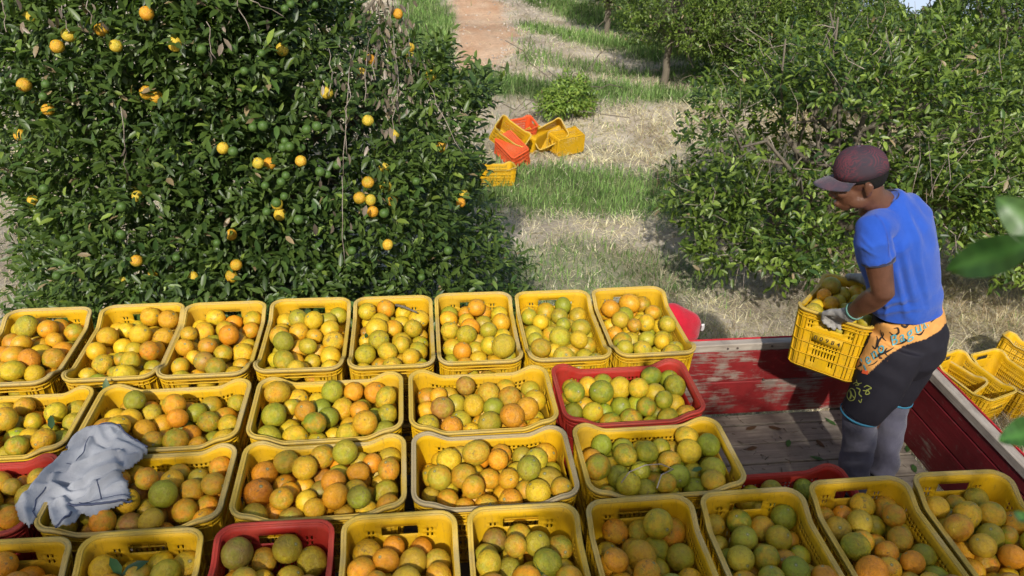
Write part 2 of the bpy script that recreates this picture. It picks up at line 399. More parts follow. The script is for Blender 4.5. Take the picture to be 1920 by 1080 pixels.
V, F, C = blades(15000, 3.5, 12, 1.0, 9, lambda g, d, X, Y: np.clip(noise3(np.stack([X, Y, 0*X], -1), 1.2, 33)*2+.35+(X > .5*Y)*.5, 0, 1)*np.clip((X-.28*Y)/1.0, 0, 1), (.22, .5), (.004, .008), (.35, 1.0), STRAW+[(.26, .19, .13), (.33, .26, .18), (.20, .145, .10), (.24, .18, .13)]*2, 13, power=1.9, keep=not_truck)
tag(link('tall_straw', mesh_np('tall_straw', V, F, M_GRASS, False, C)), 'long bent straw stalks by the truck and under the right tree', 'grass', kind='stuff')

# pebbles on the track
r = np.random.default_rng(5); J = Join(); sv, sq, st_ = sphere(6, 4); k = 0
while k < 1200:
    x, y = r.uniform(.6, 4.2), r.uniform(13.6, 24); g, d = masks(np.array([x]), np.array([y]))
    edge = seg_w(np.array([x]), np.array([y]), [(2.0, 15.6), (3.0, 17.6), (2.9, 20), (3.2, 24)], .35, .4)[0]
    if r.random() > .08*d[0]+.9*edge: continue
    s = r.uniform(.01, .035)
    J.add(sv*np.array([s, s*.8, s*.5])+[x, y, float(ground_z(np.array([x]), np.array([y]))[0])+s*.2], sq, st_, np.array([.42, .36, .3])*r.uniform(.5, 1.15)); k += 1
M_STONE = N('pebble'); M_STONE.set(M_STONE.attr('tint'), .9)
tag(link('gravel', J.mesh('gravel', M_STONE.m, False)), 'scattered pale pebbles on the dirt track', 'gravel', kind='stuff')

# sky backdrop that carries the sky on below eye level, behind the falling hillside
def sky_band():
    n = N('hazy_sky'); e = n.new('ShaderNodeEmission'); e.inputs[0].default_value = (.62, .74, .9, 1); e.inputs[1].default_value = 1.0
    n.l.new(e.outputs[0], n.out.inputs[0]); V = []; a = np.linspace(0, 2*PI, 65)[:-1]; R_ = 620
    for z in (-240, 0): V += [(R_*math.cos(t), R_*math.sin(t), z) for t in a]
    F = [(i, (i+1) % 64, 64+(i+1) % 64, 64+i) for i in range(64)]
    tag(link('sky', mesh_np('sky', V, [np.array(F)], n.m, True)), kind='structure')
sky_band()

# ------------------------------------------------------------------ foliage
LT = np.array([(0, 0, 0), (.34, 0, -.02), (.7, 0, -.03), (1, 0, -.10), (.28, .17, .05), (.68, .155, .04), (.28, -.17, .05), (.68, -.155, .04)])
LQ = np.array([(1, 4, 5, 2)[::-1], (1, 2, 7, 6)[::-1]]); LTr = np.array([(0, 4, 1)[::-1], (2, 5, 3)[::-1], (0, 1, 6)[::-1], (2, 3, 7)[::-1]])
def leaf_frames(pos, d, up, size, r):
    """pos,d,up (m,3); size (m,)"""
    d = nrm(d); y = nrm(np.cross(up, d)); z = np.cross(d, y); return pos, d, y, z, size
def leaf_batch(fr, cols, bend=None):
    pos, x, y, z, s = fr; m = len(pos); L = LT
    V = pos[:, None]+s[:, None, None]*(L[None, :, 0:1]*x[:, None]+L[None, :, 1:2]*y[:, None]+L[None, :, 2:3]*z[:, None])
    b = (np.arange(m)*8)[:, None]
    Q = (b[:, :, None]+LQ[None]).reshape(-1, 4); T = (b[:, :, None]+LTr[None]).reshape(-1, 3)
    return V.reshape(-1, 3), Q, T, np.repeat(cols, 8, 0)
def twig_leaves(P, Nn, r, k=8, lsize=.085, spread=.16, upb=.45, lod=1.0):
    """leaf frames for twigs at P with outward direction Nn"""
    m = len(P); ax = nrm(Nn+np.array([0, 0, upb])+r.normal(size=(m, 3))*.45)
    t = (np.arange(k)+.5)/k; t = t[None, :, None]
    start = P[:, None]-ax[:, None]*spread*.6+ax[:, None]*spread*1.2*t
    rd = nrm(np.cross(ax[:, None], r.normal(size=(m, k, 3))))
    dirn = ax[:, None]*(.25+.7*t)+rd*.85+np.array([0, 0, -.18])
    up = nrm(np.array([0, 0, 1.0])+Nn[:, None]*.55+ax[:, None]*.3+r.normal(size=(m, k, 3))*.38)
    sz = lsize*r.uniform(.6, 1.25, (m, k)); pos = (start+rd*.012).reshape(-1, 3)
    return leaf_frames(pos, dirn.reshape(-1, 3), up.reshape(-1, 3), sz.ravel(), r), np.repeat(np.arange(m), k)
def leaf_cols(m, r, clump, dark=(.028, .056, .013), light=(.085, .135, .026), fresh=.05, dry=.012):
    c = np.clip(r.random(m)**1.4*.85+clump*.45-.08, 0, 1.15)[:, None]; C = (1-c)*np.array(dark)+c*np.array(light)
    q = r.random(m); C[q < fresh] = np.array([.17, .24, .045])*r.uniform(.75, 1.25, ((q < fresh).sum(), 1))
    C[q > 1-dry] = np.array([.26, .20, .12])*r.uniform(.6, 1.2, ((q > 1-dry).sum(), 1)); return C
def limb(J, a, b, r0, r1, r, wob=.08, n=6, seg=6):
    a = np.array(a, float); b = np.array(b, float); t = np.linspace(0, 1, seg)[:, None]; L = np.linalg.norm(b-a)
    P = a+(b-a)*t+np.concatenate([np.zeros((1, 3)), r.normal(size=(seg-2, 3))*wob*L*.5, np.zeros((1, 3))])
    J.tube(P, list(np.linspace(r0, r1, seg)), n=n); return P
def lump_points(lumps, m, r, depth=.35, zmin=None):
    """points near the outer surfaces of a union of ellipsoids"""
    L = np.array(lumps, float); ar = (L[:, 3]*L[:, 4]+L[:, 3]*L[:, 5]+L[:, 4]*L[:, 5]); pick = r.choice(len(L), m*3, p=ar/ar.sum())
    d = nrm(r.normal(size=(m*3, 3))); f = 1-depth*r.random(m*3)**1.6
    wob = 1+.13*noise3(d*1.0+L[pick, :3]*.7, 3.1, 41)
    P = L[pick, :3]+d*L[pick, 3:6]*(f*wob)[:, None]; ok = np.ones(len(P), bool)
    for l in range(len(L)):
        q = ((P-L[l, :3])/L[l, 3:6]); ok &= (pick == l) | ((q**2).sum(-1) > .55)
    if zmin is not None: ok &= P[:, 2] > zmin
    P, d = P[ok][:m], d[ok][:m]; nd = nrm(d/L[pick[ok][:m], 3:6]); return P, nd

LEAF_MESHES = []
for i, c in enumerate([(.05, .10, .025), (.035, .075, .02), (.08, .14, .035), (.06, .12, .025), (.12, .19, .04)]):
    LEAF_MESHES.append(mesh_np('leaf', LT, [LQ, LTr], M_LEAF, False, np.tile(c, (8, 1))))
def leaf_parts(parent, fr, sel, r):
    """single leaves as parts of their own"""
    pos, x, y, z, s = fr
    for i in sel:
        o = link('leaf', LEAF_MESHES[r.integers(0, 5)], parent)
        mw = Matrix(((x[i][0], y[i][0], z[i][0], pos[i][0]), (x[i][1], y[i][1], z[i][1], pos[i][1]), (x[i][2], y[i][2], z[i][2], pos[i][2]), (0, 0, 0, 1)))
        o.matrix_basis = Matrix.Translation(-parent.location) @ mw @ Matrix.Scale(float(s[i]), 4)
def dead_twigs(J, P, Nn, r, L=(.15, .45), c=(.22, .17, .13)):
    for p, nn_ in zip(P, Nn):
        d = nrm(nn_+r.normal(size=3)*.7); l = r.uniform(*L); a = p-d*l*.5; b = p+d*l*.5; mid = (a+b)/2+r.normal(size=3)*l*.12
        J.tube([a, mid, b], [.0045, .0035, .0015], n=3, cap=False)
M_TWIG = mat_simple('dead_twig', (.20, .155, .12), .9, .2, 12, (.36, .31, .26))
M_GREENFRUIT = mat_simple('unripe_fruit_skin', (.045, .095, .018), .5, .35, 4, (.075, .13, .022), .25, 60)
fv, fq, ft = sphere(18, 12)
def fruit_shape(seed=0, ob=1.0):
    V = fv.copy(); V[:, 2] *= ob; rr = np.hypot(V[:, 0], V[:, 1])
    V[:, 2] -= np.sign(V[:, 2])*np.exp(-(rr/.16)**2)*.07
    V *= (1+.02*noise3(V, 2.2, 60+seed))[:, None]; return V
FRUIT_MESHES = [mesh_np('orange', fruit_shape(i, ob), [fq, ft], M_FRUIT, True) for i, ob in enumerate([1.0, .95, 1.06, .98, 1.12])]
GREEN_MESH = mesh_np('green_orange', fruit_shape(9, 1.0), [fq, ft], M_GREENFRUIT, True)

# --- the big orange tree on the left
def big_bush():
    r = np.random.default_rng(21); m = 9300
    z = r.uniform(-2.05, 2.25, m*2); th = r.uniform(0, 2*PI, m*2)
    th = np.where(r.random(m*2) < .35, -PI/2+r.normal(size=m*2)*.75, th)
    zk = [-2.2, -1.6, -1.3, -.5, .22, .45, .65, .85, 1.5, 2.4]
    rrt = np.interp(z, zk, [1.95, 2.1, 2.03, 1.88, 1.78, 1.46, 1.02, .74, .6, .1])
    rlf = np.interp(z, zk, [1.75, 1.85, 1.85, 1.72, 1.80, 1.78, 1.75, 1.7, 1.55, .3])
    rf = np.interp(z, zk, [1.35, 1.5, 1.5, 1.5, 1.42, 1.38, 1.34, 1.3, 1.1, .2])
    cx, cy = -1.22, 5.72; rx = np.where(np.cos(th) > 0, rrt, rlf)
    dep = 1-.30*r.random(m*2)**1.5; dirs = np.stack([np.cos(th), np.sin(th), 0*th], -1)
    q = np.stack([np.cos(th)*1.6, np.sin(th)*1.6, z], -1)
    wob = 1+.13*noise3(q, 1.9, 71)+.07*noise3(q, 5.0, 72)
    P = np.stack([cx+np.cos(th)*rx*dep*wob, cy+np.sin(th)*rf*dep*wob, z], -1)
    Nn = nrm(np.stack([np.cos(th)/rx, np.sin(th)/rf, .35+.3*(z > 1)+0*z], -1))
    # hollows with dark gaps
    gap = noise3(q, 2.6, 74); ok = (gap > -.62) | (r.random(m*2) < .25); P, Nn, dep = P[ok][:m], Nn[ok][:m], dep[ok][:m]
    k3 = r.integers(0, len(P), 2600); f3 = r.uniform(.2, .72, (2600, 1)); c3 = np.array([cx, cy, 0])
    PI_ = P[k3].copy(); PI_[:, :2] = c3[:2]+(PI_[:, :2]-c3[:2])*f3; NI_ = nrm(Nn[k3]+r.normal(size=(2600, 3))*.4)
    P = np.concatenate([P, PI_]); Nn = np.concatenate([Nn, NI_])
    # sprigs standing out on the right shoulder
    S = np.array([at(893+r.normal()*17, 168+r.normal()*20, 5.3+r.normal()*.2) for _ in range(46)]+[at(822+r.normal()*14, 105+r.normal()*20, 5.5+r.normal()*.15) for _ in range(26)])
    P = np.concatenate([P, S]); Nn = np.concatenate([Nn, nrm(np.tile([.5, -.2, .8], (len(S), 1))+r.normal(size=(len(S), 3))*.25)])
    root = empty('orange_tree', (cx, cy, GZ))
    tag(root, 'large dense orange tree with ripe fruit filling the left behind the truck', 'tree', 'orange trees of the orchard')
    fr, tw = twig_leaves(P, Nn, r, 8, .080, .155, .38)
    clump = np.clip(.4+noise3(P, 2.2, 75), 0, 1)[tw]; C = leaf_cols(len(fr[0]), r, clump, fresh=.035)
    pp = to_px(fr[0]); vis = (pp[:, 0] > 0) & (pp[:, 0] < 990) & (pp[:, 1] > 0) & (pp[:, 1] < 570); front = fr[0][:, 1]+.0*pp[:, 2]
    ring = ((fr[0][:, 0]-cx)/1.9)**2+((fr[0][:, 1]-cy)/1.45)**2
    sc = np.where(vis & (fr[0][:, 1] < cy-.5), ring+r.random(len(ring))*.9+fr[4]*8, -9); sel = np.argsort(-sc)[:300]
    rest = np.ones(len(ring), bool); rest[sel] = False
    V, Q, T, CC = leaf_batch(tuple(a[rest] for a in fr), C[rest])
    o = link('foliage', mesh_np('foliage', V-np.array([cx, cy, GZ]), [Q, T], M_LEAF, False, CC), root); o['kind'] = 'stuff'
    leaf_parts(root, fr, sel, r)
    J = Join(); b0 = np.array([0, 0, 0.])
    P0 = limb(J, b0, [.05, .05, .9], .13, .11, r, .03, 10)
    for k in range(5):
        a = k*1.3; P1 = limb(J, [.05, .05, .75+.05*k], [.9*math.cos(a), .7*math.sin(a), 2.2+.3*(k % 3)], .075, .035, r, .12)
        for j in range(4): limb(J, P1[3+(j % 2)], P1[3]+np.array([.75*math.cos(a+j-1.5), .55*math.sin(a+j-1.5), .3+.3*j]), .03, .008, r, .12, 5)
    link('trunk', J.mesh('trunk', M_BARK), root)
    # thin twigs between the leaves
    J = Join(); k = r.choice(len(P), 700, replace=False); dead_twigs(J, P[k], Nn[k], r)
    o = link('twigs', J.mesh('twigs', M_TWIG), root); o['kind'] = 'stuff'
    # ripe fruit, each where the photograph has it
    ripe = [(275, 25), (129, 65), (107, 87), (190, 55), (217, 86), (328, 83), (45, 159), (55, 33), (275, 174), (293, 182), (37, 253), (90, 205), (418, 278), (484, 306), (505, 307), (564, 302),
            (314, 340), (258, 368), (520, 383), (525, 402), (62, 376), (52, 394), (256, 489), (234, 520), (287, 514), (362, 519), (443, 497), (434, 518), (434, 440), (613, 174), (690, 226), (690, 342), (674, 371),
            (695, 375), (699, 397), (723, 349), (736, 377), (727, 459), (864, 380), (870, 365), (828, 276), (746, 26), (769, 89), (771, 108), (808, 142), (694, 112), (677, 138), (529, 93), (720, 315), (739, 252)]
    out = [(129, 65), (275, 25), (328, 83), (45, 159), (484, 306), (564, 302), (217, 86), (107, 87), (690, 342), (695, 375), (674, 371), (699, 397), (258, 368), (256, 489), (443, 497), (690, 226), (418, 278), (864, 380), (727, 459), (746, 26), (769, 108)]
    def front_y(px, py, f):
        ys = np.linspace(3.6, 5.7, 80); Pq = np.array([at(px, py, y) for y in ys]); zz = Pq[:, 2]
        rr_ = np.interp(zz, zk, [1.95, 2.1, 2.03, 1.88, 1.78, 1.46, 1.02, .74, .6, .1]); rl_ = np.interp(zz, zk, [1.75, 1.85, 1.85, 1.72, 1.80, 1.78, 1.75, 1.7, 1.55, .3]); rf_ = np.interp(zz, zk, [1.35, 1.5, 1.5, 1.5, 1.42, 1.38, 1.34, 1.3, 1.1, .2])
        rx_ = np.where(Pq[:, 0] > cx, rr_, rl_); t_ = np.arctan2((Pq[:, 1]-cy)/rf_, (Pq[:, 0]-cx)/rx_)
        w_ = 1+.13*noise3(np.stack([np.cos(t_)*1.6, np.sin(t_)*1.6, zz], -1), 1.9, 71)
        ins = ((Pq[:, 0]-cx)/rx_)**2+((Pq[:, 1]-cy)/rf_)**2 < (f*w_)**2
        return Pq[np.argmax(ins)] if ins.any() else Pq[-1]
    for (px, py) in ripe:
        big = (px, py) in out; p = front_y(px, py, 1.04 if big else .96)
        o = link('orange', FRUIT_MESHES[r.integers(0, 5)], root); s = .035*r.uniform(.9, 1.1)
        o.location = p-np.array(root.location); o.scale = (s, s, s); o.rotation_euler = r.uniform(-.6, .6, 3)+np.array([0, 0, r.uniform(0, 6)])
        o.color = (*((.66, .46, .04) if r.random() < .65 else (.62, .32, .02)), 1)
    unripe = [(534, 16), (545, 8), (590, 10), (437, 93), (490, 100), (458, 133), (513, 133), (86, 158), (81, 181), (378, 93), (594, 237), (575, 243), (534, 265), (543, 275), (530, 277), (566, 277), (536, 329), (527, 341), (497, 348),
              (614, 327), (600, 322), (632, 310), (518, 380), (500, 397), (533, 368), (474, 239), (493, 236), (83, 354), (227, 440), (331, 483), (107, 517), (121, 447), (407, 455), (228, 388), (437, 284), (560, 412), (720, 400), (780, 340), (660, 470), (600, 500), (690, 560), (840, 470), (790, 520)]
    for (px, py) in unripe:
        p = front_y(px, py, 1.08); o = link('green_orange', GREEN_MESH, root); s = .026*r.uniform(.85, 1.15); o.location = p-np.array(root.location); o.scale = (s, s, s)
    # dry vines hanging over the right half of the crown
    J = Join(); lf = []; ld = []
    for (x0, y0, x1, y1, nl) in [(715, -10, 700, 150, 60), (735, 0, 745, 190, 70), (760, 5, 770, 140, 60), (690, 60, 683, 190, 26), (740, 150, 733, 260, 26), (663, 90, 640, 330, 16), (655, 160, 646, 290, 10), (620, 90, 622, 180, 10), (640, 330, 645, 500, 9), (800, 150, 865, 290, 12), (700, 0, 725, 90, 50), (470, 0, 540, 35, 4), (443, 0, 470, 60, 5), (385, 40, 400, 110, 8), (160, 0, 170, 45, 8), (115, 10, 125, 60, 8), (230, 200, 240, 330, 9), (5, 0, 12, 60, 14)]:
        ps = [front_y(x0+(x1-x0)*t+r.normal()*3, y0+(y1-y0)*t, 1.09) for t in np.linspace(0, 1, 7)]
        J.tube(ps, [.0023]*7, n=4)
        for _ in range(int(nl*.6)): t = r.random()*5.99; i = int(t); p = np.array(ps[i])*(1-t+i)+np.array(ps[i+1])*(t-i)+r.normal(size=3)*[.06, .02, .03]; lf.append(p); ld.append([r.normal()*.35, r.normal()*.35, -1])
    m_ = len(lf); fr2 = leaf_frames(np.array(lf), np.array(ld), r.normal(size=(m_, 3)), .065*r.uniform(.6, 1.3, m_), r)
    V, Q, T, CC = leaf_batch(fr2, np.array([.24, .195, .165])*r.uniform(.4, 1.2, (m_, 1)))
    V[:] = V; J2 = Join(); J2.add(V-np.array(root.location), Q, T, CC)
    o = link('withered_leaves', J2.mesh('withered_leaves', M_LEAF, False), root); o['kind'] = 'stuff'
    J.V = [v-np.array(root.location) for v in J.V]
    o = link('dry_vines', J.mesh('dry_vines', M_TWIG), root); o['kind'] = 'stuff'
big_bush()

# --- other trees
def tree(loc, lumps, label, nt, seed, ls=.09, trunk=(.1, .9), nparts=0, k=7, twigs=0, greens=0, dark=(.024, .056, .016), light=(.085, .15, .035), fresh=.06, zmin=.25, depth=.38, bare=0, trunk_tops=None, name='orange_tree', cat='tree', group='orange trees of the orchard'):
    r = np.random.default_rng(seed); root = empty(name, loc); tag(root, label, cat, group)
    P, Nn = lump_points(lumps, int(nt*1.25), r, depth, zmin)
    gp = noise3(P+np.array(loc), 2.0 if len(lumps) > 12 else 2.6, seed+9); kp = (gp > -.55) | (r.random(len(P)) < .12); P, Nn = P[kp], Nn[kp]
    if len(lumps) == 8:                                # a notch between two far crowns where the sky shows
        q_ = to_px(P+np.array(loc)); kp = ~((np.abs(q_[:, 0]-1722)/42)**2+(np.clip(q_[:, 1]+12, 0, None)/38)**2 < 1); P, Nn = P[kp], Nn[kp]
    fr, tw = twig_leaves(P, Nn, r, k, ls, ls*1.8, .5)
    clump = np.clip(.35+1.1*noise3(P, 2.5, seed+1), 0, 1)[tw]; C = leaf_cols(len(fr[0]), r, clump, dark, light, fresh)
    rest = np.ones(len(fr[0]), bool)
    if nparts:
        W = fr[0]+np.array(loc); pp = to_px(W); vis = (pp[:, 0] > 0) & (pp[:, 0] < 1920) & (pp[:, 1] > 0) & (pp[:, 1] < 620)
        sc = np.where(vis, fr[4]*1400/pp[:, 2]+10*r.random(len(W)), -99); sel = np.argsort(-sc)[:nparts]; rest[sel] = False
        fw_ = (fr[0]+np.array(loc),)+fr[1:]; leaf_parts(root, fw_, sel, r)
    V, Q, T, CC = leaf_batch(tuple(a[rest] for a in fr), C[rest])
    o = link('foliage', mesh_np('foliage', V, [Q, T], M_LEAF, False, CC), root); o['kind'] = 'stuff'
    J = Join(); tr, th = trunk; L = np.array(lumps)
    tops = trunk_tops or [(L[i, 0]*.8, L[i, 1]*.8, L[i, 2]) for i in range(len(L))]
    limb(J, (0, 0, -.05), (0, 0, th), tr, tr*.8, r, .02, 9)
    for t in tops:
        b = limb(J, (0, 0, th*.92), t, tr*.6, tr*.22, r, .1, 7)
        for j in range(4): limb(J, b[2+j % 3], b[4]+r.normal(size=3)*np.array([.5, .5, .35]), tr*.25, .008, r, .12, 5)
    link('trunk', J.mesh('trunk', M_BARK), root)
    if twigs:
        J = Join(); P2, N2 = lump_points(lumps, twigs, r, .25, zmin); dead_twigs(J, P2*1.02, N2, r, (.15, .5)); o = link('twigs', J.mesh('twigs', M_TWIG), root); o['kind'] = 'stuff'
    for _ in range(greens):
        i = r.integers(0, len(P)); f = link('green_orange', GREEN_MESH, root); s = .027*r.uniform(.85, 1.15); f.location = P[i]*1.01+[0, -.03, 0]; f.scale = (s, s, s)
    return root
# right foreground tree behind the worker
RL = [(-.72, -.1, 1.5, .95, .9, .62), (.1, -.4, 1.75, 1.1, .9, .70), (1.1, -.3, 1.65, 1.1, 1.0, .75), (-1.4, -.5, 1.05, .52, .5, .38), (.4, .5, 1.95, 1.3, 1.0, .62), (2.0, .0, 1.5, 1.0, 1.0, .85), (-.55, -.95, 1.2, .55, .5, .34), (1.7, -1.0, 1.2, .8, .65, .55), (.75, -1.0, 1.55, .75, .55, .42), (-1.35, -.9, .72, .42, .4, .26), (2.6, -.6, 1.0, .7, .7, .6), (-.3, -.5, 2.15, .5, .5, .3), (.7, -.1, 2.4, .45, .4, .25), (.2, -1.45, 1.3, .8, .5, .36), (1.35, -1.6, 1.05, .8, .6, .45), (2.2, -1.3, .85, .8, .7, .5), (-.85, -1.3, .85, .55, .42, .3)]
tree((4.25, 7.15, GZ), RL, 'broad low orange tree with green fruit behind the worker in the blue shirt', 3700, 31, .088, (.11, .45), nparts=300, k=7, twigs=420, greens=46, light=(.135, .20, .028), dark=(.02, .045, .009), fresh=.13, zmin=.45, depth=.6)
far = [((4.74, 14.2), 1.0, .58, 'small orange tree with a forked pale trunk beyond the straw slope'),
       ((4.54, 18.2), 1.0, .55, 'orange tree with a single thin trunk behind the forked tree'),
       ((3.95, 24.2), 1.2, .4, 'farthest orange tree at the top edge beside the dirt track'),
       ((6.15, 14.0), 1.15, .25, 'orange tree just right of the forked tree beyond the slope'),
       ((5.9, 17.0), 1.25, .3, 'leafy orange tree at the top edge behind the forked tree'),
       ((8.2, 16.2), 1.5, .3, 'dense orange tree at the top above the broad low tree'),
       ((12.9, 15.4), 1.2, .2, 'far orange tree under the patch of pale sky'),
       ((9.0, 10.4), 1.95, .3, 'dark orange tree at the right edge behind the broad low tree'),
       ((13.0, 12.6), 2.3, .3, 'orange tree in the top right corner'),
       ((5.3, 21.5), 1.3, .4, 'far orange tree near the top edge right of the grass slope'),
       ((7.3, 20.2), 1.5, .3, 'far orange tree behind the leafy tree at the top edge'),
       ((7.6, 11.4), 1.35, .25, 'orange tree showing between the broad low tree and the dark right edge tree'),
       ((9.9, 18.4), 1.7, .3, 'far orange tree left of the patch of pale sky'),
       ((7.3, 13.4), 1.4, .25, 'orange tree in the middle of the far grove'),
       ((9.9, 13.6), 1.55, .25, 'orange tree in the far grove above the head of the worker'),
       ((11.4, 9.6), 2.3, .3, 'orange tree reaching out of the frame at the right edge'),
       ((6.9, 24.5), 1.6, .3, 'farthest orange tree at the top edge above the middle of the grove'),
       ((9.5, 23.0), 1.9, .3, 'farthest orange tree at the top edge above the head of the worker')]
for k_, (xy, R_, clr, lab) in enumerate(far):
    sd_ = 41+k_; r = np.random.default_rng(sd_); h = R_*.92+clr
    L = [(0, 0, h, R_*.8, R_*.8, R_*.85)]+[(R_*.62*math.cos(a), R_*.62*math.sin(a), h+R_*r.uniform(-.42, .25), R_*r.uniform(.42, .58), R_*.5, R_*r.uniform(.40, .55)) for a in r.uniform(0, 6.28)+np.arange(7)*.9]
    z0 = float(ground_z(np.array([xy[0]]), np.array([xy[1]]))[0]); big_ = R_ > 1.7
    tree((*xy, z0), L, lab, int(1500*R_**1.3), sd_, .085 if big_ else .07, (.05+.025*R_, clr+.25), k=6, twigs=40, light=(.125, .185, .03), dark=(.03, .06, .012), fresh=.10, zmin=clr, depth=.5)
tree((2.45, 12.1, GZ), [(0, 0, .38, .32, .28, .26), (.08, 0, .56, .22, .2, .18), (-.25, -.1, .3, .24, .2, .18), (.27, .05, .28, .22, .2, .18)], 'young light green orange sapling beside the heap of empty crates', 420, 61, .075, (.02, .3), k=6, light=(.22, .32, .06), dark=(.07, .14, .03), fresh=.35, zmin=.05, name='sapling', group=None)
tree((5.3, 14.1, GZ), [(0, 0, .15, .4, .25, .2), (.45, .1, .2, .35, .3, .2)], 'low dark weeds under the forked tree', 90, 62, .11, (.01, .1), k=6, zmin=.0, name='weed_clump', cat='plant', group=None)
# trees behind the camera that shade the near rows
for i, (x, y, R_, z, lab) in enumerate([(-4.3, -3.2, 1.7, 4.7, 'farthest left'), (-1.9, -3.5, 1.75, 4.8, 'left'), (.5, -3.4, 1.7, 4.75, 'straight'), (2.9, -3.3, 1.6, 4.6, 'right')]):
    r = np.random.default_rng(80+i)
    L = [(0, 0, z, R_*.85, R_*.75, R_*.85), (0, -.1, z-1.6, R_*.95, R_*.75, 1.3)]+[(R_*.75*math.cos(a), R_*.45*math.sin(a), z+r.uniform(-1.4, .3), R_*.55, R_*.45, R_*.5) for a in r.uniform(0, 6.28)+np.arange(7)*.9]
    tree((x, y, GZ), L, 'tall orange tree standing %s behind the photographer' % lab, 2550, 90+i, .14, (.12, 2.2), k=6, zmin=1.3, depth=.8, group='trees shading the near crates from behind')

# ------------------------------------------------------------------ truck
BX0, BX1, BY0, BY1, BZ = -3.4, 2.58, .58, 3.22, -.93
def board(name, parent, x0, x1, y0, y1, z0, z1, mat, bev=.004, lab=None):
    bm = bmesh.new(); box_bm(bm, x0-(x0+x1)/2, x1-(x0+x1)/2, y0-(y0+y1)/2, y1-(y0+y1)/2, z0-(z0+z1)/2, z1-(z0+z1)/2, bev)
    o = link(name, bm_mesh(name, bm, mat), parent); o.location = Vector(((x0+x1)/2, (y0+y1)/2, (z0+z1)/2))-parent.location
    if lab: o['label'] = lab
    return o
truck = empty('truck', (0, 1.9, GZ)); tag(truck, 'red wooden truck bed with worn peeling side boards carrying the orange crates', 'truck')
y = BY0; k = 0
while y < BY1-.02:
    w = .145 if y+.15 < BY1 else BY1-y-.003
    o = board('floor_plank', truck, BX0, BX1-.003, y, y+w-.005, BZ-.035, BZ-(0 if k % 2 else .002), M_FLOOR, .003); y += .15; k += 1
TOPZ = -.445
def side(y0, y1, out):
    board('side_board', truck, BX0, BX1+.045, y0, y1, -.925, -.70, M_WALL); board('side_board', truck, BX0, BX1+.045, y0, y1, -.694, TOPZ-.05, M_WALL)
    board('side_rail', truck, BX0, BX1+.05, y0-.004, y1+.004, TOPZ-.046, TOPZ, M_RAIL)
    ye = (y1+.004, y1+.012) if out > 0 else (y0-.012, y0-.004)
    board('rail_edge_strip', truck, BX0, BX1+.055, *ye, TOPZ-.06, TOPZ+.004, M_REDP, .001)
    for x in np.arange(BX0+.4, BX1, .9): board('side_post', truck, x-.03, x+.03, *((y1+.002, y1+.05) if out > 0 else (y0-.05, y0-.002)), -1.1, TOPZ-.065, M_STEEL, .003)
    board('trim_strip', truck, BX0, BX1, *((y0-.006, y0-.001) if out > 0 else (y1+.001, y1+.006)), TOPZ-.115, TOPZ-.052, M_WALL, .001, 'red painted strip along the top of the far side')
side(BY1, BY1+.04, 1); side(BY0-.04, BY0, -1)
X1 = BX1
board('end_board', truck, X1, X1+.04, BY0+.003, BY1-.003, -.925, -.72, M_WALLD); board('end_board', truck, X1, X1+.04, BY0+.003, BY1-.003, -.714, -.565, M_WALLD)
board('end_board', truck, X1, X1+.04, BY0+.003, BY1-.003, -.559, TOPZ-.05, M_WALLD)
board('end_rail', truck, X1-.006, X1+.044, BY0+.006, BY1-.006, TOPZ-.046, TOPZ+.002, M_RAILY)
board('rail_edge_strip', truck, X1+.046, X1+.053, BY0+.006, BY1-.006, TOPZ-.06, TOPZ+.006, M_REDP, .001)
board('end_board', truck, BX0-.04, BX0-.002, BY0+.003, BY1-.003, -.925, TOPZ-.05, M_WALLD)
for yy in (BY0+.25, BY1-.25-.1): board('chassis_beam', truck, BX0, BX1, yy+.35*(1 if yy < 1.5 else -1), yy+.1+.35*(1 if yy < 1.5 else -1), BZ-.28, BZ-.12, M_STEEL)
for x in np.arange(BX0+.2, BX1, .8): board('cross_beam', truck, x, x+.06, BY0, BY1, BZ-.117, BZ-.038, M_STEEL)
def wheel(x, y):
    J = Join(); a = np.linspace(0, 2*PI, 33)[:-1]; prof = [(.20, -.11), (.30, -.125), (.42, -.12), (.45, -.08), (.455, 0), (.45, .08), (.42, .12), (.30, .125), (.20, .11)]
    V = np.array([[x+rr*math.cos(t), y+w, GZ+.45+rr*math.sin(t)] for rr, w in prof for t in a]); Q = [(i*32+j, i*32+(j+1) % 32, (i+1)*32+(j+1) % 32, (i+1)*32+j) for i in range(8) for j in range(32)]
    J.add(V-np.array(truck.location), Q); t = link('tyre', J.mesh('tyre', M_INK), truck)
    J = Join(); J.tube(np.array([[x, y-.1, GZ+.45], [x, y+.1, GZ+.45]])-np.array(truck.location), [.21, .21], n=24); link('rim', J.mesh('rim', M_STEEL, False), truck)
for x in (-2.3, 1.2):
    for yy in (.95, 2.85): wheel(x, yy)
r = np.random.default_rng(4); J = Join()
for (px, py) in [(1365, 654), (1383, 653), (1448, 649), (1432, 712)]:
    p = at(px, py, BY1-.007)-np.array(truck.location); J.tube([p+[0, .006, 0], p-[0, .002, 0]], [.006, .006], n=8)
link('bolts', J.mesh('bolts', M_STEEL, False), truck)

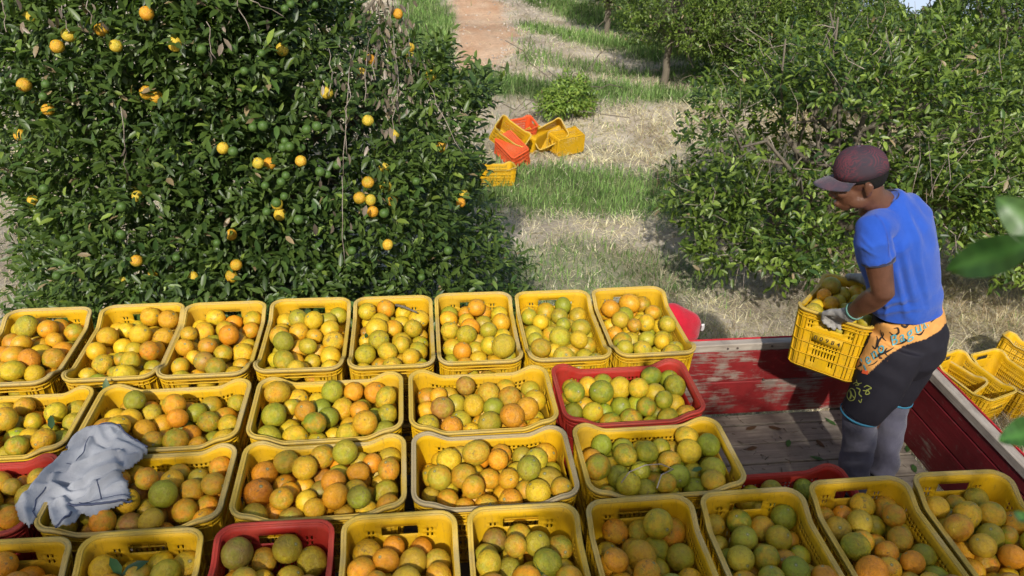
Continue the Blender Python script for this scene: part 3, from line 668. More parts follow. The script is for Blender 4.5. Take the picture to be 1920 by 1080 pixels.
# ------------------------------------------------------------------ crates
CW, CL, CH = .356, .556, .31          # long axis along local y, origin at the middle of its base
def perim():
    """list of (side, u, x, y, nx, ny, straight coordinate) round the wall: side 0 near end(-y),1 long +x,2 far end,3 long -x"""
    rc = .045; hx, hy = CW/2-.0145-rc, CL/2-.0145-rc; pts = []
    long_b = [-hy, -.205]; u = -.195
    while u < .196: long_b += [u, u+.0075]; u += .0163
    long_b += [.205, hy]
    short_b = [-hx, -.104, -.098, -.09, -.084]+[v for q in range(8) for v in (-.056+.0148*q, -.056+.0148*q+.0062)]+[.0605, .084, .09, .098, .104, hx]
    def corner(cx, cy, a0):
        for k in range(1, 5): a = a0+PI/2*k/5; pts.append((4, 0, cx+rc*math.cos(a), cy+rc*math.sin(a), math.cos(a), math.sin(a)))
    for u in short_b: pts.append((0, u, u, -hy-rc, 0, -1))
    corner(hx, -hy, -PI/2)
    for u in long_b: pts.append((1, u, hx+rc, u, 1, 0))
    corner(hx, hy, 0)
    for u in short_b: pts.append((2, u, -u, hy+rc, 0, 1))
    corner(-hx, hy, PI/2)
    for u in long_b: pts.append((3, u, -hx-rc, -u, -1, 0))
    corner(-hx, -hy, PI)
    return pts
PER = perim()
def dip(P):
    """rim height: the long sides dip between the raised ends"""
    yy = np.abs(P[:, 1]); t = np.clip((yy-.135)/(.225-.135), 0, 1); t = t*t*(3-2*t); onlong = np.clip((np.abs(P[:, 0])-.09)/.05, 0, 1)
    return .034*(1-t)
def shape(P):
    """taper of the wall towards the base and the dip of the long sides"""
    P = P.copy(); f = .93+.07*np.clip(P[:, 2]/CH, 0, 1); P[:, 0] *= f; P[:, 1] *= f
    k = np.clip((P[:, 2]-.19)/(CH-.19), 0, 1); P[:, 2] -= dip(P)*k; return P
ZB = [.0, .02, .045, .075, .085, .115, .125, .155, .165, .195, .205, .222, .236, .243, .257, .262, .268, .272, .285, CH-.006]
def hole(s, u0, u1, z0, z1):
    um = (u0+u1)/2; zm = (z0+z1)/2
    if s in (1, 3):
        if abs(um) > .2 or (u1-u0) > .0078: return False
        return (.222 < zm < .236) or (.243 < zm < .257) or (.085 < zm < .115) or (.125 < zm < .155) or (.165 < zm < .195) or (.045 < zm < .075 and abs(um) > .07)
    if s in (0, 2):
        if abs(um) < .058 and .237 < zm < .272: return True
        if .0835 < abs(um) < .0905 or .0975 < abs(um) < .1045: return .222 < zm < .236 or .243 < zm < .257
        if abs(um) < .058 and (u1-u0) < .0065 and (.085 < zm < .115 or .125 < zm < .155 or (.045 < zm < .075 and abs(um) > .03)): return True
    return False
def make_basket():
    n = len(PER); m = len(ZB); V = np.array([(p[2], p[3], z) for z in ZB for p in PER]); F = []
    for j in range(n):
        k = (j+1) % n; a, b = PER[j], PER[k]
        for i in range(m-1):
            if a[0] == b[0] and a[0] != 4 and hole(a[0], a[1], b[1], ZB[i], ZB[i+1]): continue
            F.append((i*n+j, i*n+k, (i+1)*n+k, (i+1)*n+j))
    V = shape(V)
    # perforated base
    nx_, ny_ = 23, 37; xs = np.linspace(-CW/2+.036, CW/2-.036, nx_)*.93; ys = np.linspace(-CL/2+.036, CL/2-.036, ny_)*.93; b0 = len(V)
    V = np.concatenate([V, np.array([(x, yv, .004) for yv in ys for x in xs])])
    for i in range(ny_-1):
        for j in range(nx_-1):
            if i % 2 == 1 and j % 2 == 1: continue
            F.append((b0+i*nx_+j, b0+i*nx_+j+1, b0+(i+1)*nx_+j+1, b0+(i+1)*nx_+j))
    # band between the base plate and the wall
    q = len(V); inner = []
    for p in PER: inner.append((np.clip(p[2]*.93, xs[0], xs[-1]), np.clip(p[3]*.93, ys[0], ys[-1]), .0042))
    V = np.concatenate([V, np.array(inner)])
    for j in range(n): k = (j+1) % n; F.append((j, q+j, q+k, k))
    me = mesh_np('basket', V, [np.array(F)]); me = apply_mods(me, [('SOLIDIFY', dict(thickness=.0028, offset=-1))], 'basket'); return me
def sweep(prof, name, zoff=None, dipf=True):
    """profile points (outward, z) closed, swept round the perimeter"""
    n = len(PER); m = len(prof); V = []
    for p in PER:
        for (o, z) in prof: V.append((p[2]+p[4]*o, p[3]+p[5]*o, z))
    V = shape(np.array(V)); F = []
    for j in range(n):
        k = (j+1) % n
        for i in range(m): l = (i+1) % m; F.append((j*m+i, k*m+i, k*m+l, j*m+l))
    return V, np.array(F)
def make_rim():
    prof = [(-.001, CH-.012), (.002, CH-.012), (.002, CH-.004), (.012, CH-.005), (.0125, CH-.011), (.0145, CH-.011), (.0145, CH+.001), (.0125, CH+.002), (.0055, CH+.002), (.0045, CH-.0005), (.0015, CH-.0005), (.0005, CH+.001), (-.0022, CH+.0005)]
    V, F = sweep(prof[::-1], 'rim'); return mesh_np('rim', V, [F], None, False)
def make_ribs():
    J = Join()
    for z, o in ((.286, .0100), (.270, .0095), (.208, .0095), (.145, .0095), (.082, .0095), (.012, .0095)):
        V, F = sweep([(0.0005, z), (0.0005, z-.003), (o, z-.003), (o, z)], 'x'); J.add(V, F)
    def rib(px, py, nx_, ny_, z0, z1):
        tx, ty = -ny_, nx_; w = .0013; V = []
        for z in (z0, (z0*.45+z1*.55), z1):
            for (a, b) in ((.0005, -w), (.0088, -w), (.0088, w), (.0005, w)): V.append((px+nx_*a+tx*b, py+ny_*a+ty*b, z))
        Q = [(i*4+j, i*4+(j+1) % 4, (i+1)*4+(j+1) % 4, (i+1)*4+j) for i in range(2) for j in range(4)]; J.add(shape(np.array(V)), Q)
    hx, hy = CW/2-.0145, CL/2-.0145
    for s in (-1, 1):
        for u in (-.226, -.2, -.15, -.1, .1, .15, .2, .226): rib(s*hx, u, s, 0, .010, .285)
        for u in (-.05, 0, .05): rib(s*hx, u, s, 0, .207, .285)
        for u in (-.128, -.112, -.075, .075, .112, .128): rib(u, s*hy, 0, s, .010, .285 if abs(u) > .08 else .207)
    for p in [q for q in PER if q[0] == 4][1::2]: rib(p[2], p[3], p[4], p[5], .010, .285)
    return J.mesh('rib_frame', None, False)
def make_plate(far=False):
    s = 1 if far else -1; hy = CL/2-.0145; V = []
    for o in (.003, .0085):
        for (u, z) in ((-.07, .157), (.07, .157), (.07, .204), (-.07, .204)): V.append((u*(-s), s*(hy+o), z))
    Q = [(4, 5, 6, 7), (0, 1, 5, 4), (1, 2, 6, 5), (2, 3, 7, 6), (3, 0, 4, 7)]; return shape(np.array(V)), np.array(Q)
BASKET, RIM, RIBS = make_basket(), make_rim(), make_ribs()
J = Join(); J.add(*make_plate(False)); PLATE = J.mesh('number_plate', None, False)
def with_mat(me, mat): m = me.copy(); m.materials.clear(); m.materials.append(mat); return m
KIT = {c: [with_mat(BASKET, a), with_mat(RIM, b), with_mat(RIBS, a), with_mat(PLATE, a)] for c, a, b in (('yellow', M_YEL, M_YRIM), ('red', M_RED, M_RRIM), ('orange red', M_ORG, M_ORG), ('dusty', M_YEL, M_DUST))}
def crate(loc, label, color='yellow', rz=0.0, rot=None, group=None):
    root = empty('crate', loc, rz, rot); tag(root, label, 'crate', group)
    for nm, me in zip(('basket', 'rim', 'rib_frame', 'number_plate'), KIT[color]): link(nm, me, root)
    link('number_plate', KIT[color][3], root).rotation_euler = (0, 0, PI)
    return root
def text_mesh(s, size, name='digits', ext=.0004, shear=0, sp=1.25):
    cu = bpy.data.curves.new(name, 'FONT'); cu.body = s; cu.size = size; cu.extrude = ext; cu.align_x = 'CENTER'; cu.align_y = 'CENTER'; cu.space_character = sp; cu.shear = shear; cu.offset = .0004
    o = bpy.data.objects.new(name, cu); COL.objects.link(o); dg = bpy.context.evaluated_depsgraph_get()
    me = bpy.data.meshes.new_from_object(o.evaluated_get(dg)); bpy.data.objects.remove(o); me.name = name; me.materials.clear(); me.materials.append(M_INK); return me
def digits(root, s):
    me = text_mesh(s, .030, sp=1.75); o = link('stamped_number', me, root)
    o.location = (0, -(CL/2-.0145+.0095)*(.93+.07*.18/CH), .181); o.rotation_euler = (PI/2-.06, 0, 0)

G1 = 'full crates of oranges on the truck'
ORD = ['first', 'second', 'third', 'fourth', 'fifth', 'sixth', 'seventh', 'eighth']
crates = []      # (centre x, centre y, rim z, rz, palette, phrase)
#                      org  yel  olive green brown
PAL1 = [(.40, .35, .15, .10, 0), (.12, .65, .13, .10, 0), (.30, .55, .05, .05, .05), (.1, .62, .12, .16, 0), (.15, .62, .05, .16, .02), (.30, .48, .15, .02, .05), (.10, .2, .5, .2, 0), (.08, .42, .4, .1, 0)]
XS1 = [-1.775, -1.385, -1.035, -.668, -.299, .066, .437, .806]
for i, x in enumerate(XS1):
    ph = 'the %s crate from the left in the back row' % ORD[i]
    if i == 7: ph = 'the rightmost crate of the back row'
    crates.append((x+CW/2, 2.545+CL/2+(.004 if i % 2 else -.003), 0, rng.normal()*.008, 'yellow', PAL1[i], ph, i))
XS2 = [-1.78, -1.205, -.63, -.057, .515]
PAL2 = [(.15, .62, .13, .1, 0), (.38, .42, .1, .1, 0), (.1, .5, .08, .3, 0), (.42, .25, .2, .05, .08), (.06, .22, .1, .6, .02)]
for i, x in enumerate(XS2):
    ph = 'the %s crate from the left in the second row from the back' % ORD[i] if i < 4 else 'the red crate at the right end of the second row'
    crates.append((x+CL/2, 2.162+CW/2, 0, PI/2+rng.normal()*.008, 'red' if i == 4 else 'yellow', PAL2[i], ph, 10+i))
XS3 = [-1.77, -1.195, -.62, -.047, .530]
PAL3 = [(.5, .2, .2, .1, 0), (.48, .12, .22, .08, .1), (.50, .16, .22, .04, .08), (.2, .4, .33, .05, .02), (.06, .3, .16, .48, 0)]
for i, x in enumerate(XS3):
    ph = ['the red crate under the left sleeve of the grey jacket', 'the yellow crate half covered by the grey jacket', 'the crate right of the jacket crate in the third row', 'the pale rimmed crate in the middle of the third row', 'the crate with green fruit at the right end of the third row'][i]
    crates.append((x+CL/2, 1.79+CW/2, 0, PI/2+rng.normal()*.008, 'red' if i == 0 else 'yellow', PAL3[i], ph, 20+i))
crates.append((1.115+CL/2, 2.175-CW/2, -.31, PI/2, 'red', (.1, .3, .1, .5, 0), "the low red crate near the worker's feet", 25))
XS4 = [-1.405, -1.025, -.643, -.263, .119, .503, .883, 1.265, 1.637]
PAL4 = [(.55, .12, .3, .13, 0), (.15, .55, .2, .1, 0), (.1, .1, .5, .02, .28), (.55, .1, .2, .08, .07), (.2, .3, .4, .04, .06), (.4, .2, .25, .15, 0), (.08, .15, .3, .47, 0), (.45, .1, .25, .12, .08), (.38, .2, .25, .2, .05)]
for i, x in enumerate(XS4):
    ph = ['the leftmost crate of the front row', 'the yellow crate left of the red crate in the front row', 'the red crate of the front row', 'the yellow crate right of the red crate in the front row', 'the fifth crate from the left in the front row', 'the sixth crate from the left in the front row', 'the seventh crate from the left in the front row', 'the second crate from the right in the front row', 'the rightmost crate of the front row'][i]
    crates.append((x+CW/2, 1.213+CL/2+(.02 if i > 6 else 0), 0, rng.normal()*.01, 'red' if i == 2 else 'yellow', PAL4[i], ph, 30+i))
tilt = rng.normal(size=(40, 2))*.004
for k, (x, yv, z, rz, colr, pal, ph, _) in enumerate(crates):
    fill = {'yellow': 'yellow crate of oranges, ', 'red': 'red crate of oranges, '}[colr]
    crate((x, yv, z-CH), fill+ph[4:], 'dusty' if k == 16 else colr, rot=(tilt[k, 0], tilt[k, 1], rz), group=G1)
# crates lower in the stacks where the stacks show their sides
low = [(XS1[7]+CW/2, 2.545+CL/2, 0, 'yellow', 'back row right end'), (XS2[4]+CL/2, 2.162+CW/2, PI/2, 'yellow', 'second row right end'), (XS3[4]+CL/2, 1.79+CW/2, PI/2, 'yellow', 'third row right end')]
low += [(XS4[i]+CW/2, 1.213+CL/2+(.02 if i > 6 else 0), 0, 'yellow', 'front row stack %s' % ('second from the right' if i == 7 else 'at the right end' if i == 8 else 'third from the right')) for i in (6, 7, 8)]
for x, yv, rz, colr, ph in low:
    for lv, w in ((1, 'middle'), (2, 'bottom')): crate((x, yv, -CH*(lv+1)), 'yellow crate, %s of the stack, %s' % (w, ph), colr, rz, group='crates under the top crates')
crate((1.115+CL/2, 2.175-CW/2, -.93), "yellow crate under the low red crate near the worker's feet", 'yellow', PI/2, group='crates under the top crates')
for i in list(range(7)): crate((XS1[i]+CW/2, 2.545+CL/2, -2*CH), 'yellow crate stacked under %s' % ('the %s crate from the left in the back row' % ORD[i]), 'yellow', 0, group='crates under the top crates')
# held crate
HS = .96; HLOC = np.array([1.768, 2.947, -.373]); HLOC = np.array([0, 0, CAM_H])+.94*(HLOC-np.array([0, 0, CAM_H])); HR = Matrix.Rotation(math.radians(-42.1), 3, 'Z') @ Matrix.Rotation(math.radians(-6.2), 3, 'X') @ Matrix.Rotation(math.radians(-.7), 3, 'Y')
HRn = np.array(HR); HC = HLOC+HRn@np.array([CW/2*HS, CL/2*HS, 0])
held = crate(tuple(HC), 'yellow crate number 00984 held by the worker, full of dull green oranges', 'yellow', rot=HR.to_euler()); held.scale = (HS, HS, HS); digits(held, '00984')
# ground crates on the right
def gcrate(px, py, zb, rz, lab, colr='yellow', tx=0, ty=0, num=None):
    p = atz(px, py, zb+CH); c = crate((p[0], p[1], zb), lab, colr, rot=(tx, ty, rz), group='empty crates on the grass')
    if num: digits(c, num)
    return c
gcrate(1779, 690, GZ+.02, math.radians(24), 'empty yellow crate leaning behind the end of the truck, leftmost of the right group', ty=-.22, tx=.05)
gcrate(1822, 697, GZ+.1, math.radians(18), 'empty yellow crate numbered 21674, second of the right group', tx=.09, num='21674')
gcrate(1893, 693, GZ+.02, math.radians(14), 'empty yellow crate numbered 00663 at the right edge', tx=.04, num='00663')
gcrate(1935, 655, GZ+.02, math.radians(38), 'empty yellow crate tilted behind the others at the right edge', tx=.1, ty=.3)
# heap of empty crates by the big tree
def heap(px, py, h, rot, lab, colr):
    p = atz(px, py, GZ+h); R_ = Matrix.Rotation(rot[2], 3, 'Z') @ Matrix.Rotation(rot[0], 3, 'X') @ Matrix.Rotation(rot[1], 3, 'Y')
    c = np.array(R_ @ Vector((0, 0, CH/2))); return crate(tuple(p-c), lab, colr, rot=R_.to_euler(), group='heap of empty crates by the big tree')
D = math.radians
HS_ = dict(r1='orange red', y='yellow')
def heap2(px, py, zc, xdir, ydir, lab, colr):
    """crate centred at the given point; xdir = its short axis, ydir = its long axis (up follows)"""
    p = atz(px, py, GZ+zc); yv = nrm(np.array(ydir, float)); xv = np.array(xdir, float); xv = nrm(xv-yv*(xv@yv)); zv = np.cross(xv, yv)
    R_ = Matrix(np.stack([xv, yv, zv], -1).tolist()); c = zv*CH/2
    c_ = crate(tuple(p-c*.9), lab, colr, rot=R_.to_euler(), group='heap of empty crates by the big tree'); c_.scale = (.9, .9, .9); return c_
heap2(1031, 256, .22, (.375, -.57, -.65), (.88, .1, .42), 'yellow crate tipped on its side showing its perforated inside, right of the heap', 'yellow')
heap2(1062, 266, .15, (0, -.1, 1), (.9, .35, .05), 'yellow crate lying on its side behind the tipped one, rightmost of the heap', 'yellow')
heap2(972, 246, .30, (.35, -.9, -.25), (.93, .3, .05), 'orange red crate standing tilted at the back of the heap', 'orange red')
heap2(955, 256, .36, (.35, .8, .42), (-.85, .3, .55), 'yellow crate tilted between the two red ones in the heap', 'yellow')
heap2(960, 282, .20, (.8, .45, .35), (.5, -.75, -.35), 'orange red crate lying on its side with its base showing, front of the heap', 'orange red')
heap2(930, 328, .11, (.1, -.95, .1), (.97, .1, -.05), 'yellow crate at the bottom left of the heap under the tree leaves', 'yellow')
heap2(1000, 262, .14, (.3, .1, 1), (.6, .8, 0), 'yellow crate mostly hidden under the red crate in the heap', 'yellow')

# ------------------------------------------------------------------ the oranges: settle spheres in each crate
def settle(C_, seed, z0=.12):
    """C_ crates, returns positions (C,N,3) in crate space and radii"""
    r = np.random.default_rng(seed); Nn = 92; hx, hy = .158, .258
    R_ = np.clip(r.normal(.0392, .0036, (C_, Nn)), .031, .049)
    P = np.zeros((C_, Nn, 3)); k = 0
    for lz in range(8):
        for i in range(4):
            for j in range(6):
                if k >= Nn: break
                P[:, k] = np.array([(-.118+i*.079)*(1 if lz < 3 else .95), (-.2+j*.08)*(1 if lz < 3 else .95), z0+.04+lz*.072]); k += 1
    P += r.normal(size=P.shape)*.008; ii, jj = np.triu_indices(Nn, 1); rs = R_[:, ii]+R_[:, jj]; oh1 = np.zeros_like(P)
    for it in range(230):
        g = .0042 if it < 180 else .0015
        P[..., 2] -= g; P[..., 0] -= g*P[..., 0]*.9; P[..., 1] -= g*P[..., 1]*.75
        if it < 120: P += r.normal(size=P.shape)*.0012
        for _ in range(2):
            d = P[:, ii]-P[:, jj]; L = np.sqrt((d**2).sum(-1))+1e-9; ov = np.clip(rs-L, 0, None)
            c_, q_ = np.nonzero(ov); s = (d[c_, q_]/L[c_, q_][:, None])*(ov[c_, q_]*.5)[:, None]
            np.add.at(P, (c_, ii[q_]), s*.85); np.add.at(P, (c_, jj[q_]), -s*.85)
        f = np.where(P[..., 2] < CH, .96, 1.0)
        P[..., 0] = np.clip(P[..., 0], -hx*f+R_, hx*f-R_); P[..., 1] = np.clip(P[..., 1], -hy*f+R_, hy*f-R_); P[..., 2] = np.maximum(P[..., 2], z0+R_)
    return P, R_
allc = crates+[(HC[0], HC[1], 0, 0, 'yellow', (.18, .2, .6, .02, 0), "the crate in the worker's hands", 50)]
FP, FR = settle(len(allc), 77)
lvl = np.sort(FP[..., 2]+FR, axis=1)[:, -12:].mean(1)
BASEC = np.array([(.70, .265, .008), (.70, .44, .014), (.43, .34, .022), (.22, .285, .016), (.30, .145, .035)])
fruits = []      # world pos, radius, colour class, crate idx, local pos, colour
r = np.random.default_rng(99)
for ci, c in enumerate(allc):
    dz = (.315-lvl[ci])+r.uniform(-.004, .008)
    if ci == 15+3: dz -= .02
    if ci in range(19, 28): dz -= .015
    if c[7] == 25: dz -= .01
    if c[7] == 50: dz += .02
    for k in range(FP.shape[1]):
        lp = FP[ci, k]+np.array([0, 0, dz])
        if lp[2] < .155: continue
        if ci == len(allc)-1: wp = HC+HRn@(lp*HS)
        else: ca, sa = math.cos(c[3]), math.sin(c[3]); wp = np.array([c[0]+ca*lp[0]-sa*lp[1], c[1]+sa*lp[0]+ca*lp[1], c[2]-CH+lp[2]])
        pc = np.array(c[5]); cl = r.choice(5, p=pc/pc.sum())
        col = (.72*BASEC[cl]+.28*(pc/pc.sum())@BASEC)*r.uniform(.75, 1.12)*(1+r.normal(size=3)*.06)
        fruits.append([wp, FR[ci, k], cl, ci, lp, np.clip(col, .01, .8)])
# which show largest: paint their discs far to near
WP = np.array([f[0] for f in fruits]); pr = to_px(WP); rad = np.array([f[1] for f in fruits])*F_PX/pr[:, 2]
buf = np.full((270, 480), -1); yy, xx = np.mgrid[0:270, 0:480]
for i in np.argsort(-pr[:, 2]):
    cx, cy, rr_ = pr[i, 0]/4, pr[i, 1]/4, rad[i]/4
    if cx < -15 or cx > 495 or cy < -15 or cy > 285: continue
    x0, x1, y0, y1 = int(max(cx-rr_-1, 0)), int(min(cx+rr_+2, 480)), int(max(cy-rr_-1, 0)), int(min(cy+rr_+2, 270))
    if x1 <= x0 or y1 <= y0: continue
    sub = (xx[y0:y1, x0:x1]-cx)**2+(yy[y0:y1, x0:x1]-cy)**2 < rr_**2; buf[y0:y1, x0:x1][sub] = i
cnt = np.bincount(buf[buf >= 0], minlength=len(fruits))
order = np.argsort(-cnt); single = set(order[:300].tolist())
CN = ['ripe orange', 'yellow', 'olive', 'green', 'brown blotched']
lab_of = {}
for i in single:
    f = fruits[i]; c = allc[f[3]]; wp = f[0]; ctr = np.array([c[0], c[1]])
    long_x = abs(math.sin(c[3])) > .7; hxw, hyw = (CL/2, CW/2) if long_x else (CW/2, CL/2)
    fx = (wp[0]-ctr[0])/hxw; fy = (wp[1]-ctr[1])/hyw
    a = 'front' if fy < -.27 else 'back' if fy > .27 else 'middle'; b = 'left' if fx < -.27 else 'right' if fx > .27 else 'centre'
    lab_of[i] = (CN[f[2]], a+' '+b if (a, b) != ('middle', 'centre') else 'centre', c[6])
from collections import defaultdict
byl = defaultdict(list)
for i, t in lab_of.items(): byl[t].append(i)
final = {}
for (cn, pos, ph), L in byl.items():
    ph2 = ph.replace(' from the left', '').replace(' from the back', '')
    L = sorted(L, key=lambda i: fruits[i][0][0])
    for n_, i in enumerate(L):
        q = '' if len(L) == 1 else ('leftmost ', 'rightmost ')[n_] if len(L) == 2 else ('leftmost ', 'middle ', 'rightmost ')[n_] if len(L) == 3 else ['leftmost ', 'second ', 'third ', 'fourth ', 'fifth ', 'sixth '][min(n_, 5)]
        final[i] = '%s%s%s at the %s of %s' % (q, cn, ' fruit', pos, ph2)
        w = final[i].split()
        if len(w) > 16: final[i] = final[i].replace(' fruit at the', ' at').replace(' of the front row', ' in front').replace('the crate with green fruit at the right end of the third row', 'the right end third row crate')
        w = final[i].split()
        if len(w) > 16: final[i] = ' '.join(w[:16])
joinV, joinQ, joinT, joinC, joinL, joinR, off = [], [], [], [], [], [], 0
lv_, lq_, lt_ = sphere(14, 9)
for i, f in enumerate(fruits):
    wp, R_, cl, ci, lp, col = f
    sc = R_*(1+r.normal(size=3)*.045); eul = r.uniform(0, 6.28, 3)
    if r.random() < .5: eul = np.array([r.normal()*.7+.5, r.normal()*.5, r.uniform(0, 6.28)])
    if i in single:
        o = link('orange', FRUIT_MESHES[int(r.integers(0, 5))]); o.location = wp; o.scale = sc; o.rotation_euler = eul; o.color = (*col, 1)
        tag(o, final[i], 'orange', 'oranges in the crates')
    else:
        if cnt[i] == 0 and lp[2] < .2: continue
        Rm = np.array(Matrix.Rotation(eul[2], 3, 'Z') @ Matrix.Rotation(eul[1], 3, 'Y') @ Matrix.Rotation(eul[0], 3, 'X'))
        joinV.append((lv_*sc)@Rm.T+wp); joinQ.append(lq_+off); joinT.append(lt_+off); joinC.append(np.tile(col, (len(lv_), 1))); joinL.append(lv_); joinR.append(np.full(len(lv_), r.random())); off += len(lv_)
me = mesh_np('oranges', np.concatenate(joinV), [np.concatenate(joinQ), np.concatenate(joinT)], M_FRUIT_J, True, np.concatenate(joinC), {'floc': np.concatenate(joinL), 'frnd': np.concatenate(joinR)})
tag(link('oranges', me), 'the many smaller looking oranges heaped in the crates', 'oranges', kind='stuff')

# ------------------------------------------------------------------ the worker
def skin_of(J, voxel, smooth_it=6, name='body', mat=None, factor=.5):
    me = J.mesh('tmp'); me = apply_mods(me, [('REMESH', dict(mode='VOXEL', voxel_size=voxel)), ('SMOOTH', dict(factor=factor, iterations=smooth_it))], name)
    me.materials.clear(); me.materials.append(mat)
    me.polygons.foreach_set('use_smooth', np.ones(len(me.polygons), bool)); return me
def push(me, fn):
    """move vertices along their normals by fn(V, N)"""
    V = verts_of(me); Nv = np.empty(len(V)*3, np.float32); me.vertices.foreach_get('normal', Nv); Nv = Nv.reshape(-1, 3).astype(float)
    V = V+Nv*fn(V, Nv)[:, None]; me.vertices.foreach_set('co', V.astype(np.float32).ravel()); me.update(); return me
dT = nrm(np.array([-.45, .90, 0])); wT = np.cross([0, 0, 1], dT)              # torso: facing, and its left
Pw = at(1640, 930, 2.6); worker = empty('person', (float(Pw[0]), float(Pw[1]), -.93)); WL = np.array(worker.location)
tag(worker, 'man in blue t-shirt, patterned cap and black shorts over grey trousers lifting a crate', 'person')
def child(name, me, lab=None, parent=None):
    o = link(name, me, parent or worker)
    if not parent: o.location = -WL
    if lab: o['label'] = lab
    return o
M_SKIN = mat_simple('brown_skin', (.080, .033, .018), .42, .45, 14, (.125, .054, .030), .35, 140)
def mat_cloth(name, c1, c2, sc=14, weave=500, rough=.85):
    n = N(name); P = n.coord(); n.set(n.mix(n.ramp(n.noise(P, sc, 5), .35, .7), c1, c2), rough, .15)
    n.bump(n.math('ADD', n.noise(P, weave, 2), n.math('MULTIPLY', n.noise(P, 16, 6, .6), 4.0)), .5, .004)
    n.b.inputs['Sheen Weight'].default_value = .15; return n.m
M_SHIRT = mat_cloth('blue_jersey', (.016, .066, .36), (.024, .086, .42), 7)
M_NAVY = mat_cloth('navy_trim', (.02, .022, .05), (.03, .03, .06))
M_PANTS = mat_cloth('grey_violet_trousers', (.075, .073, .105), (.115, .112, .15), 9)
M_GLOVE = mat_cloth('grey_knit_glove', (.30, .285, .26), (.19, .175, .16), 30, 350)
M_HAIR = mat_simple('black_hair', (.008, .007, .006), .8, .2, 0, None, .9, 300)
def cap_mat():
    n = N('patterned_cap_cloth'); P = n.coord(); v = n.voronoi(P, 13); w = n.new('ShaderNodeTexWave', wave_type='RINGS'); n.l.new(P, w.inputs[0]); w.inputs['Scale'].default_value = 22; w.inputs['Distortion'].default_value = 9; w.inputs['Detail'].default_value = 3; w.inputs['Detail Scale'].default_value = 2.5
    s_ = n.new('ShaderNodeMath', operation='SINE'); n.l.new(n.math('MULTIPLY', v, 60.0), s_.inputs[0])
    k = n.math('MULTIPLY', n.ramp(s_.outputs[0], -.1, .7), n.ramp(n.noise(P, 11, 4), .42, .56)); k2 = n.math('MULTIPLY', n.ramp(w.outputs['Fac'], .5, .8), n.ramp(n.noise(n.mapping(P, (1, 1, 1), (3, 3, 3)), 9, 3), .45, .6))
    base = n.mix(n.ramp(n.noise(P, 6, 4), .4, .65), (.026, .027, .038), (.05, .03, .038))
    n.set(n.mix(n.math('MULTIPLY', n.math('MAXIMUM', k, k2), .5), base, (.16, .03, .042)), .8, .2); n.bump(k, .3, .002); return n.m
M_CAP = cap_mat()
M_BRIM = mat_cloth('dark_brim_cloth', (.035, .038, .055), (.10, .05, .065), 22)
# joints
neckb = at(1652, 374, 2.62); Hc = at(1610, 336, 2.62)
shN, shF = at(1637, 428, 2.50), at(1712, 412, 2.72)
elN, wrN = at(1656, 548, 2.43), at(1592, 590, 2.585)
elF, wrF = at(1684, 520, 2.84), at(1628, 524, 2.93)
hipC = at(1703, 620, 2.60)
hN, kN, aN = at(1672, 655, 2.53), at(1612, 830, 2.56), at(1598, 905, 2.57)
hF, kF, aF = at(1722, 655, 2.70), at(1668, 800, 2.68), at(1655, 872, 2.66)
# head frame
ch, sh_ = math.cos(D(20)), math.sin(D(20)); dh = nrm(np.array([-.93, .37, 0])); fH = np.array([dh[0]*ch, dh[1]*ch, -sh_]); lH = np.cross([0, 0, 1], dh); uH = np.cross(fH, lH); HA = np.stack([fH, lH, uH])
def hp(f, l, u): return Hc+f*fH+l*lH+u*uH
J = Join()
def he(f, l, u, r3, tilt=None): ell(J, hp(f, l, u), r3, HA if tilt is None else tilt)
he(-.012, 0, .028, (.092, .073, .087)); he(.034, 0, -.042, (.056, .057, .072)); he(.058, 0, -.100, (.027, .028, .020)); he(.045, 0, -.09, (.038, .040, .022))
for s in (-1, 1):
    he(.005, s*.042, -.075, (.045, .020, .030)); he(.066, s*.036, -.032, (.024, .020, .018)); he(.072, s*.028, .006, (.020, .026, .008)); he(.094, s*.011, -.054, (.010, .0085, .008))
    he(-.024, s*.077, -.018, (.016, .009, .029)); he(-.031, s*.083, -.008, (.014, .005, .020)); he(-.018, s*.077, -.040, (.009, .006, .009)); he(.082, s*.032, -.010, (.009, .014, .008))
J.tube([hp(.078, 0, .01), hp(.092, 0, -.012), hp(.102, 0, -.036), hp(.106, 0, -.050)], [.010, .010, .012, .014], n=10)
he(.090, 0, -.079, (.013, .025, .0065)); he(.087, 0, -.091, (.013, .022, .0075)); he(.075, 0, -.083, (.018, .028, .018))
J.tube([hp(-.02, 0, -.03), hp(-.035, 0, -.09), neckb*.5+hp(-.05, 0, -.12)*.5, neckb-[0, 0, .05]], [.062, .058, .060, .075], n=18)
J.tube([neckb-[0, 0, .02], at(1676, 430, 2.6), at(1690, 520, 2.6), at(1703, 600, 2.6), hipC-[0, 0, .08]], [(.06, .06), (.150, .085), (.135, .10), (.125, .095), (.14, .11)], n=20, side=wT)
for (a, b, c) in ((shN, elN, wrN), (shF, elF, wrF)):
    J.tube([a*1.0, a*.62+b*.38, a*.25+b*.75, b, b*.8+c*.2, b*.55+c*.45, b*.2+c*.8, c+(c-b)*.05], [.055, .055, .047, .044, .047, .046, .034, .031], n=16)
for (a, b, c) in ((hN, kN, aN), (hF, kF, aF)):
    J.tube([a, a*.5+b*.5, b, b*.6+c*.4, c-[0, 0, .05]], [.085, .065, .048, .046, .035], n=14)
me = skin_of(J, .0052, 4, 'body', M_SKIN); body = child('body', me)
